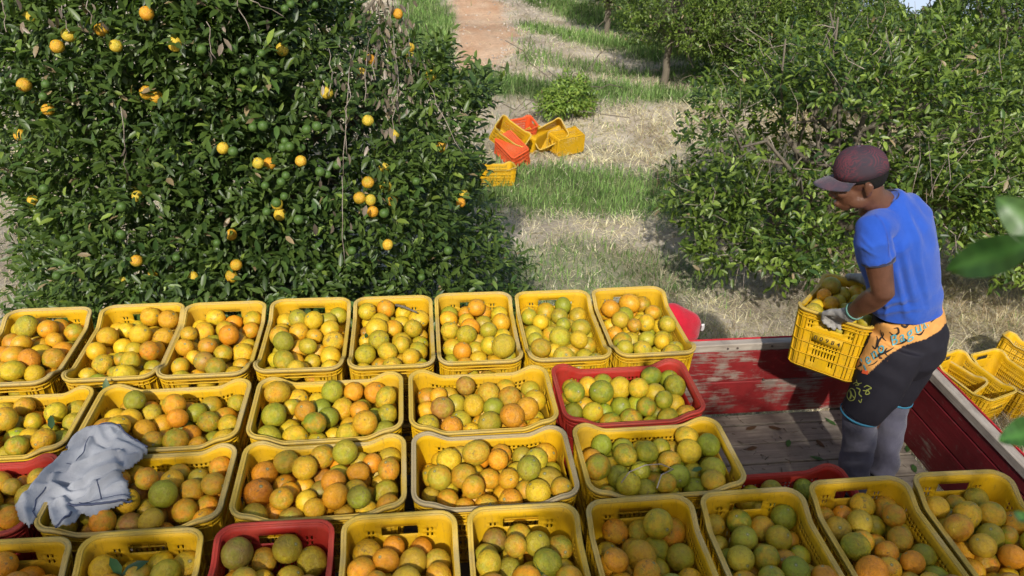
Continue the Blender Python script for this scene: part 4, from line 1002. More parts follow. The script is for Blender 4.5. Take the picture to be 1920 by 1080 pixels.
# eyes, brows
for s in (-1, 1):
    J = Join(); ell(J, hp(.0795, s*.031, -.011), (.0115, .0115, .0105), HA); e = child('eye', J.mesh('eye', mat_simple('eye_white', (.5, .45, .4), .2)))
    J = Join(); ell(J, hp(.0885, s*.0315, -.0125), (.0035, .0052, .0052), HA); child('iris', J.mesh('iris', M_INK), parent=e)
    J = Join(); J.tube([hp(.088, s*.014, .008), hp(.090, s*.028, .014), hp(.080, s*.046, .009)], [(.0045, .003)]*3, n=8); child('eyebrow', J.mesh('eyebrow', M_HAIR))
# hair under the cap
J = Join(); th = np.linspace(0, 2*PI, 61)[:-1]; us = np.linspace(-.055, .045, 12); V = []
for u in us:
    for t in th:
        f = -.012+.0945*math.cos(t)*math.sqrt(max(0, 1-((u-.03)/.095)**2)); l = .0745*math.sin(t)*math.sqrt(max(0, 1-((u-.03)/.095)**2))
        V.append(hp(f, l, u))
Q = []
for i in range(11):
    for j in range(60):
        c = math.cos(th[j]); low_ = us[i]; lim = -.034 if c < -.5 else (-.034+(c+.5)*.06 if c < .1 else .008)
        if c < .42 and low_ >= lim: Q.append((i*60+j, i*60+(j+1) % 60, (i+1)*60+(j+1) % 60, (i+1)*60+j))
me = mesh_np('hair', V, [np.array(Q)], M_HAIR, True); me = apply_mods(me, [('SOLIDIFY', dict(thickness=.003, offset=1))], 'hair'); child('hair', me)
# cap
V, Q = [], []; nt, npz = 72, 16; cc = (-.014, 0, .040)
def cap_r(t, ph):
    fr = .099 if math.cos(t) > 0 else .096; g = 1-.010*math.exp(-((((t+PI/6) % (PI/3))-PI/6)/.035)**2)*math.cos(ph)**.5
    return (cc[0]+fr*math.cos(t)*math.cos(ph)**.82*g, 0.080*math.sin(t)*math.cos(ph)**.82*g, cc[2]+.090*math.sin(ph)**.92*(1+.05*math.cos(t))*g)
for i in range(npz+1):
    ph = (PI/2)*i/npz*.995
    for j in range(nt):
        t = 2*PI*j/nt; f, l, u = cap_r(t, ph)
        if i == 0: u += -.018+.004*max(0, -math.cos(t))**2; 
        V.append(hp(f, l, u))
for i in range(npz):
    for j in range(nt): k = (j+1) % nt; Q.append((i*nt+j, i*nt+k, (i+1)*nt+k, (i+1)*nt+j))
V.append(hp(cc[0], 0, cc[2]+.0905)); T = [(npz*nt+j, npz*nt+(j+1) % nt, len(V)-1) for j in range(nt)]
me = mesh_np('crown', V, [np.array(Q), np.array(T)], M_CAP, True); me = apply_mods(me, [('SOLIDIFY', dict(thickness=.003, offset=0))], 'crown')
capo = empty('cap'); capo.parent = worker; capo.location = -WL
link('crown', me, capo)
V, Q = [], []; na, nb = 31, 8
for i in range(nb+1):
    s = i/nb
    for j in range(na):
        a = D(-72+144*j/(na-1)); f0, l0 = cc[0]+.097*math.cos(a), .080*math.sin(a); e = math.cos(a*1.18)
        ext = .080*max(0, e)**.45
        V.append(hp(f0+ext*s, l0*(1+.06*s), cc[2]-.014-.030*(abs(l0)/.080)**2*(.35+.65*s)+.004*s-.012*s*s))
Q = [(i*na+j, i*na+j+1, (i+1)*na+j+1, (i+1)*na+j) for i in range(nb) for j in range(na-1)]
me = mesh_np('brim', V, [np.array(Q)], M_BRIM, True); me = apply_mods(me, [('SOLIDIFY', dict(thickness=.004, offset=0))], 'brim'); link('brim', me, capo)
J = Join(); ell(J, hp(cc[0], 0, cc[2]+.092), (.007, .007, .004), HA); link('button', J.mesh('button', M_BRIM), capo)
# shirt
J = Join()
tr = [((1700, 615), 2.60, .165, .142), ((1698, 578), 2.60, .158, .136), ((1693, 540), 2.60, .154, .134), ((1687, 500), 2.60, .162, .138), ((1680, 462), 2.60, .174, .140), ((1674, 428), 2.60, .178, .130), ((1668, 400), 2.605, .145, .102), ((1660, 384), 2.61, .098, .080), ((1655, 376), 2.615, .076, .068)]
J.tube([at(*p, y_) for p, y_, a, b in tr], [(a, b) for p, y_, a, b in tr], n=40, side=wT)
J.tube([at(1655, 418, 2.55), at(1638, 430, 2.50), at(1638, 452, 2.475), elN*.46+shN*.54], [.066, .069, .067, .064], n=24)
J.tube([at(1690, 408, 2.66), shF, shF*.75+elF*.25, elF*.5+shF*.5], [.070, .076, .074, .068], n=24)
me = skin_of(J, .0065, 10, 'shirt', M_SHIRT)
cS = at(1690, 500, 2.6)
SH_F = [((1672, 470), (1700, 600), 5, .008), ((1690, 460), (1722, 590), 5, .007), ((1715, 430), (1742, 580), 5, .006), ((1668, 520), (1660, 600), 4, .009), ((1640, 575), (1700, 560), 4, .008), ((1640, 590), (1730, 578), 4, .007), ((1700, 400), (1735, 480), 7, .005), ((1612, 440), (1640, 470), 3.5, .005), ((1612, 460), (1645, 482), 3, .005), ((1668, 440), (1676, 500), 3.5, -.011), ((1684, 480), (1708, 585), 4, -.007), ((1650, 560), (1672, 540), 3, -.007), ((1705, 470), (1735, 575), 4, -.006), ((1650, 583), (1720, 566), 3, -.006), ((1690, 365), (1712, 430), 5, .004)]
def wr_shirt(V, Nv):
    ax = nrm(at(1703, 590, 2.6)-at(1672, 415, 2.6)); q = V-cS; h = q@ax; side_ = q@wT; dep_ = q@dT
    P = np.stack([side_*7, dep_*7, h*2.2], -1); a = noise3(P, 1.0, 201)*.006
    low_ = np.clip((h-.02)/.14, 0, 1); P2 = np.stack([h*9+side_*5, dep_*7-h*3, side_*4], -1); a += noise3(P2, 1.7, 202)*.012*low_
    dia = np.sin((h*.8+side_*1.2+dep_*.5)*70+3*noise3(V, 6, 203)); a += .0045*dia*np.clip(noise3(V, 5, 204)+.3, 0, 1)
    for (p0_, p1_, w_, hh_) in SH_F:
        a0, a1 = at(*p0_, 2.5), at(*p1_, 2.5); q1 = to_px(V); t_ = np.clip(((q1[:, 0]-p0_[0])*(p1_[0]-p0_[0])+(q1[:, 1]-p0_[1])*(p1_[1]-p0_[1]))/((p1_[0]-p0_[0])**2+(p1_[1]-p0_[1])**2), 0, 1)
        dd_ = np.hypot(q1[:, 0]-p0_[0]-t_*(p1_[0]-p0_[0]), q1[:, 1]-p0_[1]-t_*(p1_[1]-p0_[1])); a += hh_*np.exp(-(dd_/w_)**2)*np.sin(PI*np.clip(.12+.8*t_, 0, 1))
    el = np.linalg.norm(V-shN, axis=1); a += .0022*np.sin(el*95+2*noise3(V, 8, 205))*np.exp(-((el-.11)/.06)**2)
    return a
push(me, wr_shirt)
bm = bmesh.new(); bm.from_mesh(me); pa, pb = at(1626, 611, 2.5), at(1768, 568, 2.6); pn = np.cross(pb-pa, np.array([.59, .81, 0])); pn = nrm(pn if pn[2] > 0 else -pn)
bmesh.ops.bisect_plane(bm, geom=bm.verts[:]+bm.edges[:]+bm.faces[:], plane_co=pa, plane_no=pn, clear_inner=True); bm.to_mesh(me); bm.free(); me.update(); shirt = child('shirt', me)
BV = {}
def bvh(me): return BVHTree.FromPolygons([v.co for v in me.vertices], [tuple(p.vertices) for p in me.polygons])
BV['shirt'] = bvh(me)
def hit(b, px, py, off=.002):
    o = Vector((0, 0, CAM_H)); d = Vector(ray(px, py)).normalized(); loc, nn_, i, t = BV[b].ray_cast(o, d, 30)
    return None if loc is None else np.array(loc)-np.array(d)*off+np.array(nn_)*off*.5
def decal_ribbon(J, b, pts, w, off=.002, c=None, sub=5):
    """thin flat stroke lying on a surface: pts in picture pixels, w width(s) in pixels"""
    pts = np.array(pts, float); t = np.linspace(0, len(pts)-1, (len(pts)-1)*sub+1); X = np.interp(t, range(len(pts)), pts[:, 0]); Y = np.interp(t, range(len(pts)), pts[:, 1])
    ww = np.interp(t, np.linspace(0, len(pts)-1, len(w)), w) if isinstance(w, (list, tuple)) else np.full(len(t), w)
    if len(pts) > 2:                                    # round the corners
        for _ in range(3): X[1:-1] = (X[:-2]+2*X[1:-1]+X[2:])/4; Y[1:-1] = (Y[:-2]+2*Y[1:-1]+Y[2:])/4
    dx, dy = np.gradient(X), np.gradient(Y); L = np.hypot(dx, dy)+1e-9; V = []
    for i in range(len(X)):
        for s in (-.5, .5):
            h = hit(b, X[i]-dy[i]/L[i]*ww[i]*s, Y[i]+dx[i]/L[i]*ww[i]*s, off)
            if h is None: return
            V.append(h)
    J.add(V, [(2*i, 2*i+1, 2*i+3, 2*i+2) for i in range(len(X)-1)], None, c)
# trims: cuff, collar, hem patch
def ring_trim(c0, axis_, r_, name, w=.010):
    J = Join(); u = nrm(axis_); J.tube([c0-u*w*.7, c0+u*w*.7], [r_+.0045, r_+.004], n=36, cap=False); me = J.mesh(name, M_NAVY); return apply_mods(me, [('SOLIDIFY', dict(thickness=.003, offset=0))], name)
cf = elN*.46+shN*.54; child('sleeve_cuff', ring_trim(cf+nrm(elN-shN)*.010, elN-shN, .0565, 'sleeve_cuff'))
child('collar', ring_trim(at(1654, 375, 2.615), nrm(at(1655, 376, 2.615)-at(1660, 390, 2.61)), .060, 'collar', .012))
J = Join()
for (pts, w) in [([(1651, 600), (1662, 602)], 8)]: decal_ribbon(J, 'shirt', pts, w, .003)
if J.V: child('hem_tag', J.mesh('hem_tag', M_NAVY))
M_SEAM = mat_simple('seam_thread', (.03, .07, .35), .9)
J = Join()
decal_ribbon(J, 'shirt', [(1640, 402), (1655, 415), (1664, 440), (1667, 470), (1666, 482)], 1.6, .0015)
if J.V: child('armhole_seam', J.mesh('armhole_seam', M_SEAM))

# shorts
J = Join()
J.tube([at(1700, 572, 2.60), at(1703, 595, 2.60), at(1702, 625, 2.60), at(1697, 655, 2.60), at(1690, 685, 2.60)], [(.145, .120), (.158, .135), (.168, .160), (.165, .162), (.12, .12)], n=36, side=wT)
J.tube([at(1684, 640, 2.55), at(1662, 685, 2.54), at(1640, 735, 2.54), at(1613, 774, 2.55)], [(.115, .125), (.105, .125), (.095, .112), (.086, .092)], n=30, side=wT)
J.tube([at(1716, 640, 2.67), at(1704, 690, 2.68), at(1678, 744, 2.68)], [(.105, .115), (.095, .100), (.078, .080)], n=30, side=wT)
me = skin_of(J, .0055, 8, 'shorts', None)
push(me, lambda V, Nv: noise3(V*np.array([1, 1, .5]), 11, 211)*.004+.0022*np.sin((V@np.array([30, 20, 55]))+2.5*noise3(V, 7, 212))*np.clip(noise3(V, 4, 213)+.3, 0, 1))
V = verts_of(me); pp = to_px(V)
def inside(px, py, poly):
    c = np.zeros(len(px), bool); n_ = len(poly)
    for i in range(n_):
        x1, y1 = poly[i]; x2, y2 = poly[(i+1) % n_]; k = ((y1 > py) != (y2 > py)) & (px < (x2-x1)*(py-y1)/(y2-y1+1e-9)+x1); c ^= k
    return c
nearside = ((V-hipC)@(-FW)) > -.06
pan = inside(pp[:, 0], pp[:, 1], [(1642, 608), (1700, 600), (1736, 586), (1768, 560), (1790, 590), (1781, 596), (1762, 620), (1735, 636), (1695, 648), (1668, 664), (1650, 680), (1628, 700), (1618, 697), (1603, 688), (1613, 668), (1628, 640), (1636, 618)]) & nearside
pan2 = inside(pp[:, 0], pp[:, 1], [(1586, 740), (1592, 765), (1580, 778), (1570, 780), (1568, 750), (1575, 735)]) & nearside
col = np.tile(np.array([.014, .013, .019]), (len(V), 1)); col[pan | pan2] = (.62, .30, .085)
hemN = (pp[:, 1] > 779) & nearside
a = me.attributes.new('tint', 'FLOAT_COLOR', 'POINT'); a.data.foreach_set('color', np.concatenate([col, np.ones((len(V), 1))], 1).astype(np.float32).ravel())
n = N('shorts_cloth'); P = n.coord(); c = n.attr('tint'); n.set(n.mix(n.ramp(n.noise(P, 40, 4), .4, .7, 0, .35), c, n.mix(1.0, c, (.6, .6, .6), 'MULTIPLY')), .75, .2); n.bump(n.noise(P, 60, 3), .2, .003); M_SHORTS = n.m
me.materials.clear(); me.materials.append(M_SHORTS); shorts = child('shorts', me, 'black board shorts with orange side panel and lettering'); BV['shorts'] = bvh(me)
M_CYAN = mat_simple('cyan_print', (.10, .42, .50), .7, .2, 60, (.06, .25, .32)); M_SWIRL = mat_simple('black_print', (.02, .014, .012), .8); M_OLIVE = mat_simple('olive_print', (.30, .32, .07), .8, .2, 60, (.2, .22, .06)); M_TEAL = mat_simple('teal_hem', (.03, .16, .26), .8)
J = Join()
for pts, w in [([(1655, 655), (1645, 650), (1648, 638), (1658, 628), (1655, 622)], [1, 3, 4, 2, 1]), ([(1668, 622), (1676, 630), (1686, 624), (1684, 614), (1676, 616)], [1, 3, 4, 3, 1]), ([(1636, 648), (1642, 656), (1646, 640), (1644, 630)], [1, 3, 3, 1]),
               ([(1730, 600), (1742, 598), (1756, 590), (1762, 586)], [4, 4, 2, 1]), ([(1745, 604), (1755, 596)], 2), ([(1715, 626), (1726, 628), (1733, 618)], [1, 4, 1]), ([(1680, 646), (1690, 644), (1700, 638), (1696, 634)], [1, 3, 4, 1]),
               ([(1640, 672), (1650, 664), (1662, 660), (1676, 652)], [2, 5, 4, 1]), ([(1608, 688), (1616, 684), (1612, 678)], [2, 4, 1]), ([(1690, 610), (1698, 614), (1706, 606)], [3, 5, 2]), ([(1665, 668), (1658, 660), (1664, 652)], [1, 3, 1]), ([(1628, 686), (1640, 682), (1646, 676)], [1, 2, 1]), ([(1651, 618), (1654, 632), (1662, 640)], [1, 3, 1])]:
    J = Join(); decal_ribbon(J, 'shorts', pts, w, .0022)
    if J.V: child('swirl_print', J.mesh('swirl_print', M_SWIRL))
J = Join()
for pts, w in [([(1600, 720), (1606, 716), (1612, 722), (1604, 722)], 1.6), ([(1606, 712), (1608, 720), (1616, 718)], 1.4), ([(1596, 728), (1590, 734), (1588, 744), (1594, 752), (1602, 750), (1605, 740), (1602, 730), (1596, 728)], 1.6), ([(1594, 732), (1597, 740), (1594, 748)], 3), ([(1597, 740), (1602, 746)], 2),
               ([(1606, 727), (1614, 730), (1610, 738), (1616, 744)], 2.2), ([(1620, 726), (1626, 722), (1636, 728), (1626, 730), (1632, 738), (1622, 740), (1626, 730)], 1.8), ([(1610, 750), (1614, 756), (1616, 748)], 1.6), ([(1618, 732), (1630, 733)], 1.6)]:
    decal_ribbon(J, 'shorts', pts, w, .0022)
if J.V: child('emblem_print', J.mesh('emblem_print', M_OLIVE))
J = Join(); decal_ribbon(J, 'shorts', [(1617, 696), (1628, 699)], 7, .003)
if J.V: child('brand_tab', J.mesh('brand_tab', mat_simple('orange_tab', (.7, .10, .03), .7)))
tm = text_mesh('Jeno Bagual', 1.0, 'lettering', 0, .35); tv = verts_of(tm); x0, x1 = tv[:, 0].min(), tv[:, 0].max(); ym = (tv[:, 1].min()+tv[:, 1].max())/2
cx_ = np.array([1614, 1632, 1652, 1675, 1700, 1728, 1741]); cy_ = np.array([690, 672, 655, 641, 630, 613, 604]); ss = np.linspace(0, 1, 7); good = True; out = []
for v in tv:
    s = (v[0]-x0)/(x1-x0); X, Y = np.interp(s, ss, cx_), np.interp(s, ss, cy_); X2, Y2 = np.interp(s+.02, ss, cx_), np.interp(s+.02, ss, cy_); X1_, Y1_ = np.interp(s-.02, ss, cx_), np.interp(s-.02, ss, cy_)
    dx, dy = X2-X1_, Y2-Y1_; L = math.hypot(dx, dy); hgt = (v[1]-ym)*27; h = hit('shorts', X+dy/L*hgt, Y-dx/L*hgt, .003)
    if h is None: good = False; break
    out.append(h)
if good:
    tm.vertices.foreach_set('co', np.array(out, np.float32).ravel()); tm.update(); tm.materials.clear(); tm.materials.append(M_CYAN); child('lettering', tm)
# teal hems as rings round the leg openings
for (p, y_, a, b, q) in [((1613, 776), 2.55, .088, .094, (1618, 764)), ((1679, 746), 2.68, .080, .082, (1683, 738))]:
    c0 = at(*p, y_); u = nrm(at(*p, y_)-at(*q, y_)); J = Join(); J.tube([c0-u*.006, c0+u*.004], [(a*.95, b*.95), (a*.95, b*.95)], n=36, side=wT, cap=False)
    child('hem_band', apply_mods(J.mesh('hem_band', M_TEAL), [('SOLIDIFY', dict(thickness=.004, offset=0))], 'hem_band'))
# trousers
J = Join()
fN, fF = np.array([aN[0]-.01, aN[1]+.01, -.87]), np.array([aF[0]-.01, aF[1]+.0, -.87])
J.tube([at(1625, 745, 2.55), at(1612, 790, 2.555), kN, at(1602, 870, 2.565), aN, fN], [(.076, .080), (.073, .078), (.070, .076), (.069, .074), (.070, .076), (.072, .078)], n=28, side=wT)
J.tube([at(1690, 715, 2.68), at(1676, 752, 2.68), kF, at(1660, 840, 2.67), aF, fF], [(.072, .074), (.071, .073), (.068, .071), (.067, .070), (.068, .072), (.070, .074)], n=28, side=wT)
me = skin_of(J, .0065, 6, 'trousers', M_PANTS)
push(me, lambda V, Nv: noise3(V*np.array([1, 1, .35]), 26, 224)*.0045+noise3(V*np.array([1, 1, 1.6]), 9, 221)*.004+.0035*np.sin(V[:, 2]*48+V[:, 0]*30+3*noise3(V, 6, 222))*np.clip(noise3(V, 5, 223)+.2, 0, 1)); child('trousers', me)
for f in (fN, fF):
    J = Join(); t0 = np.array([f[0], f[1], -.90]); tdir = nrm(np.array([-.55, .8, 0])); J.tube([t0-tdir*.08, t0-tdir*.02, t0+tdir*.08, t0+tdir*.15, t0+tdir*.18], [(.035, .028), (.042, .045), (.048, .034), (.045, .026), (.02, .015)], n=16, side=np.cross([0, 0, 1], tdir))
    me = skin_of(J, .007, 4, 'shoe', M_INK); child('shoe', me)
# gloves: palm with four fingers hooked over the rim and a thumb
def glove(wr, el, grip, down, acr, name):
    """wr wrist, el elbow, grip point on the rim, down = way the fingers curl, acr = along the rim"""
    J = Join(); grip = np.array(grip); acr = nrm(acr); down = nrm(down); fo = nrm(grip-wr-acr*((grip-wr)@acr)*.0)
    palm0 = wr; palm1 = grip-nrm(grip-wr)*.008
    nrm_p = nrm(np.cross(acr, palm1-palm0)); 
    if nrm_p[2] < 0: nrm_p = -nrm_p
    J.tube([wr-(wr-el)*-.0+(el-wr)*.16, wr, palm0*.6+palm1*.4, palm1], [(.036, .036), (.036, .033), (.045, .022), (.046, .017)], n=20, side=acr)
    for k, (o, L) in enumerate([(-.034, .86), (-.012, 1.0), (.011, .95), (.033, .78)]):
        b = palm1+acr*o-nrm(palm1-palm0)*.01; d0 = nrm(nrm(palm1-palm0)*.8+down*.35); p1 = b+d0*.030*L+nrm_p*.004; d1 = nrm(d0*.35+down*1.0); p2 = p1+d1*.030*L; d2 = nrm(down*.9-d0*.75); p3 = p2+d2*.022*L
        J.tube([b, p1, p2, p3], [.0118, .0115, .0105, .0085], n=12); ell(J, p3, (.0088,)*3); ell(J, p1, (.0125,)*3); ell(J, p2, (.0108,)*3)
    tb = palm0*.75+palm1*.25+acr*.030; t1 = tb+acr*.022+nrm(palm1-palm0)*.022+nrm_p*-.004; t2 = t1+nrm(nrm(palm1-palm0)*.9+acr*.15+down*.2)*.032; t3 = t2+nrm(nrm(palm1-palm0)*.7-acr*.4+down*.5)*.022
    J.tube([tb, t1, t2, t3], [.018, .0145, .0125, .010], n=12); ell(J, t3, (.0102,)*3); ell(J, t2, (.0128,)*3)
    me = skin_of(J, .0036, 3, name, M_GLOVE); push(me, lambda V, Nv: noise3(V, 45, 231)*.0012); g = child(name, me)
    J = Join(); u = nrm(el-wr); c0 = wr+u*.045; J.tube([c0-u*.006, c0+u*.006], [.0385, .038], n=28, cap=False)
    child('cuff_band', apply_mods(J.mesh('cuff_band', mat_simple('green_cuff', (.10, .22, .18), .9)), [('SOLIDIFY', dict(thickness=.003, offset=0))], 'cuff_band'), parent=g); return g
def hcr(x, y, z): return HC+HRn@(np.array([x, y, z])*HS)
acrN = HRn@np.array([1, 0, 0]); dn_ = HRn@np.array([0, 0, -1.0]); outN = HRn@np.array([0, -1.0, 0])
glove(wrN, elN, hcr(.0, -CL/2-.012, CH+.012), nrm(dn_+outN*.10), -acrN, 'glove')
glove(wrF, elF, hcr(-.035, CL/2+.004, CH+.012), nrm(dn_-outN*.1), -acrN, 'glove')

# ------------------------------------------------------------------ grey jacket thrown over the crates
def zj(p): return (p[0]/4.91, 770+p[1]/4.91)
OUT = [(580, 270), (600, 190), (680, 100), (780, 75), (940, 88), (1090, 95), (1150, 150), (1330, 250), (1350, 280), (1290, 370), (1240, 410), (1200, 460), (1120, 520), (1130, 550), (1170, 570), (1190, 720), (1130, 760), (1010, 800), (880, 880), (800, 890), (720, 860), (700, 890), (640, 990), (580, 1020), (470, 1010), (440, 990), (410, 880), (385, 760), (330, 860), (260, 960), (220, 990), (130, 930), (80, 790), (110, 740), (210, 700), (260, 620), (380, 500), (480, 400), (560, 310)]
ZP = .045
def pw(p): q = zj(p); return atz(q[0], q[1], ZP)[:2]
poly = np.array([pw(p) for p in OUT]); st = .0055
xs = np.arange(poly[:, 0].min()-.01, poly[:, 0].max()+.01, st); ys = np.arange(poly[:, 1].min()-.01, poly[:, 1].max()+.01, st); XX, YY = np.meshgrid(xs, ys)
H0 = np.full(XX.shape, -.06)
for f in fruits:
    wp, R_ = f[0], f[1]
    if xs[0]-.1 < wp[0] < xs[-1]+.1 and ys[0]-.1 < wp[1] < ys[-1]+.1:
        d2 = (XX-wp[0])**2+(YY-wp[1])**2; H0 = np.where(d2 < R_**2, np.maximum(H0, wp[2]+np.sqrt(np.clip(R_**2-d2, 0, None))), H0)
for c in crates[8:18]:
    hx, hy = CL/2, CW/2; ex = np.abs(XX-c[0])-hx; ey = np.abs(YY-c[1])-hy; dd = np.maximum(ex, ey); H0 = np.where((dd < .002) & (dd > -.022), np.maximum(H0, .004-.0*ex), H0)
def maxf(A, k):
    B = A.copy()
    for dy in range(-k, k+1):
        for dx in range(-k, k+1):
            if dx*dx+dy*dy <= k*k: B = np.maximum(B, np.roll(np.roll(A, dy, 0), dx, 1))
    return B
def blur(A, n_):
    for _ in range(n_):
        A = (np.roll(A, 1, 0)+np.roll(A, -1, 0)+2*A)/4; A = (np.roll(A, 1, 1)+np.roll(A, -1, 1)+2*A)/4
    return A
HB = np.maximum(blur(maxf(H0, 8), 60), blur(H0, 4)+.002)
def sdist(P, pts):
    d = np.full(P[0].shape, 1e9)
    for a, b in zip(pts[:-1], pts[1:]):
        vx, vy = b[0]-a[0], b[1]-a[1]; t = np.clip(((P[0]-a[0])*vx+(P[1]-a[1])*vy)/(vx*vx+vy*vy), 0, 1); d = np.minimum(d, np.hypot(P[0]-a[0]-t*vx, P[1]-a[1]-t*vy))
    return d
zs = np.linalg.norm(pw((700, 500))-pw((760, 500)))/60        # metres per zoom pixel
FOLD = [([(600, 250), (700, 180), (800, 130)], 40, .022), ([(790, 100), (950, 95), (1100, 115)], 26, .016), ([(1110, 120), (1200, 200), (1330, 270)], 28, .022), ([(1040, 220), (1120, 260), (1300, 330)], 45, .016), ([(560, 330), (450, 470), (300, 640), (200, 750)], 55, .026),
        ([(700, 420), (760, 300), (830, 200)], 36, .026), ([(650, 480), (800, 420), (950, 370), (1090, 340)], 46, .034), ([(640, 640), (800, 560), (950, 520), (1100, 500)], 42, .026), ([(480, 540), (460, 620), (600, 700), (800, 680), (870, 620)], 30, .028), ([(600, 790), (760, 720), (900, 640), (1110, 530)], 24, .028),
        ([(640, 800), (820, 800), (1000, 770), (1185, 720)], 20, .016), ([(880, 600), (920, 770)], 9, .007), ([(480, 780), (560, 740), (600, 880)], 34, .026), ([(230, 720), (205, 850), (222, 960)], 22, .022), ([(300, 660), (400, 625)], 18, .02), ([(420, 800), (470, 990)], 26, .02), ([(640, 880), (560, 1000)], 22, .016), ([(960, 680), (1150, 610)], 30, .014), ([(880, 130), (930, 220)], 40, .012), ([(1000, 140), (1050, 200), (1100, 150)], 20, .018), ([(1120, 400), (1250, 350)], 30, .016),
        ([(270, 830), (320, 740), (410, 650)], 17, -.022), ([(715, 440), (730, 370), (790, 180)], 12, -.020), ([(500, 600), (560, 605), (620, 585)], 26, -.030), ([(830, 190), (900, 240), (965, 270)], 16, -.024), ([(1108, 540), (1115, 470), (1060, 330)], 15, -.022), ([(650, 470), (560, 495), (480, 515)], 10, -.018), ([(400, 720), (470, 700), (500, 720)], 18, -.02), ([(640, 700), (800, 740), (870, 640)], 9, -.012), ([(650, 540), (780, 610)], 14, -.010), ([(470, 780), (520, 780)], 12, -.02), ([(690, 640), (900, 600), (1000, 560)], 12, -.014), ([(1040, 210), (1000, 250), (960, 265)], 14, -.02)]
HH = HB+.010; Pz = (XX, YY)
ridge = np.zeros(XX.shape); val = np.zeros(XX.shape)
for pts, w, h in FOLD:
    dd = sdist(Pz, [pw(p) for p in pts]); g = h*np.exp(-(dd/(w*zs*.60))**1.45)
    if h > 0: ridge = np.maximum(ridge, g)
    else: val = np.minimum(val, g)
PN = np.stack([XX, YY, 0*XX], -1); HH = HH+ridge*1.25+val*1.2+.0045*noise3(PN*np.array([1, 1.6, 1]), 26, 301)+.0022*noise3(PN, 60, 302)
ed = sdist(Pz, list(map(tuple, poly))+[tuple(poly[0])]); HH = HH-.022*np.exp(-(ed/.012)**2)
HH = blur(np.maximum(HH, blur(H0, 2)+.003), 1); INS = inside(XX.ravel(), YY.ravel(), [tuple(p) for p in poly]).reshape(XX.shape)
idm = -np.ones(XX.shape, int); cells = INS[:-1, :-1] & INS[1:, :-1] & INS[:-1, 1:] & INS[1:, 1:]; use = np.zeros(XX.shape, bool)
use[:-1, :-1] |= cells; use[1:, :-1] |= cells; use[:-1, 1:] |= cells; use[1:, 1:] |= cells; idm[use] = np.arange(use.sum())
Q = np.stack([idm[:-1, :-1], idm[:-1, 1:], idm[1:, 1:], idm[1:, :-1]], -1)[cells]
V = np.stack([XX[use], YY[use], HH[use]], -1)
me = mesh_np('cloth', V, [Q], None, True); me = apply_mods(me, [('SOLIDIFY', dict(thickness=.004, offset=-1)), ('SMOOTH', dict(factor=.5, iterations=2))], 'cloth')
M_JACK = mat_cloth('grey_sweat_fabric', (.26, .27, .295), (.33, .34, .365), 5, 420, .95)
me.materials.clear(); me.materials.append(M_JACK); me.polygons.foreach_set('use_smooth', np.ones(len(me.polygons), bool))
jc = poly.mean(0); jack = empty('jacket', (float(jc[0]), float(jc[1]), 0)); tag(jack, 'crumpled grey zip sweatshirt thrown over the crates at the left', 'jacket')
o = link('cloth', me, jack); o.location = (-jc[0], -jc[1], 0)
JB = bvh(me)
def jz(p):
    w = pw(p); loc = JB.ray_cast(Vector((w[0], w[1], 1)), Vector((0, 0, -1)))[0]
    if loc: return np.array([w[0]-jc[0], w[1]-jc[1], loc[2]+.0005])
    w = w; i = int(np.clip((w[1]-ys[0])/st, 0, len(ys)-1)); j = int(np.clip((w[0]-xs[0])/st, 0, len(xs)-1)); return np.array([w[0]-jc[0], w[1]-jc[1], HH[i, j]+.001])
M_ZIP = mat_simple('navy_zip', (.045, .055, .10), .6)
for nm, pts, w in [('zip', [(600, 800), (700, 800), (820, 808), (900, 800), (1000, 778), (1100, 750), (1185, 738)], .0042), ('zip', [(480, 1008), (570, 975), (620, 930), (640, 890)], .004), ('hood_binding', [(585, 262), (600, 200), (690, 108)], .003), ('hood_binding', [(800, 84), (950, 92), (1090, 102), (1130, 150), (1230, 210), (1340, 270)], .003), ('pocket_seam', [(884, 605), (900, 690), (915, 770)], .0018), ('hem_seam', [(700, 765), (900, 750), (1180, 700)], .0014), ('shoulder_seam', [(590, 420), (680, 430), (760, 330), (820, 190)], .0016), ('cuff_seam', [(300, 900), (270, 850), (300, 740), (400, 640)], .002)]:
    pts2 = np.array(pts, float); t = np.linspace(0, len(pts)-1, 24); P3 = [jz((np.interp(k, range(len(pts)), pts2[:, 0]), np.interp(k, range(len(pts)), pts2[:, 1]))) for k in t]
    J = Join(); J.tube(P3, [w]*24, n=6); link(nm, J.mesh(nm, M_ZIP), jack)

# ------------------------------------------------------------------ small things
def surf_z(x, y):
    z = -.05
    for f in fruits:
        d2 = (x-f[0][0])**2+(y-f[0][1])**2
        if d2 < f[1]**2: z = max(z, f[0][2]+math.sqrt(f[1]**2-d2))
    return z
def leafset(root, items, base):
    for (dx, dy, dz, ax, size, tint) in items:
        ax = nrm(ax); up = nrm(np.array([.1, -.25, 1])+.0); Pq, x_, y_, z_, s_ = leaf_frames(np.zeros((1, 3)), ax[None], up[None], np.array([size]), None)
        L = LT.copy(); L[:, 1] *= 1.1; me = mesh_np('leaf', L, [LQ, LTr], M_LEAF, False, np.tile(tint, (8, 1)))
        o = link('leaf', me, root); m_ = np.stack([x_[0], y_[0], z_[0]], -1)*size
        o.matrix_basis = Matrix(((*m_[0], dx), (*m_[1], dy), (*m_[2], dz), (0, 0, 0, 1)))
def sprig(px, py, lab, leaves, stem=True):
    p = atz(px, py, .0); z = surf_z(p[0], p[1])+.008; root = empty('leaf_sprig', (p[0], p[1], z)); tag(root, lab, 'leaves', 'leaf sprigs lying on the oranges')
    leafset(root, leaves, p)
    if stem: J = Join(); J.tube([(0, 0, 0), (.02, -.015, .002), (.045, -.02, -.01)], [.0016]*3, n=5); link('stem', J.mesh('stem', M_TWIG), root)
DG = (.03, .07, .025)
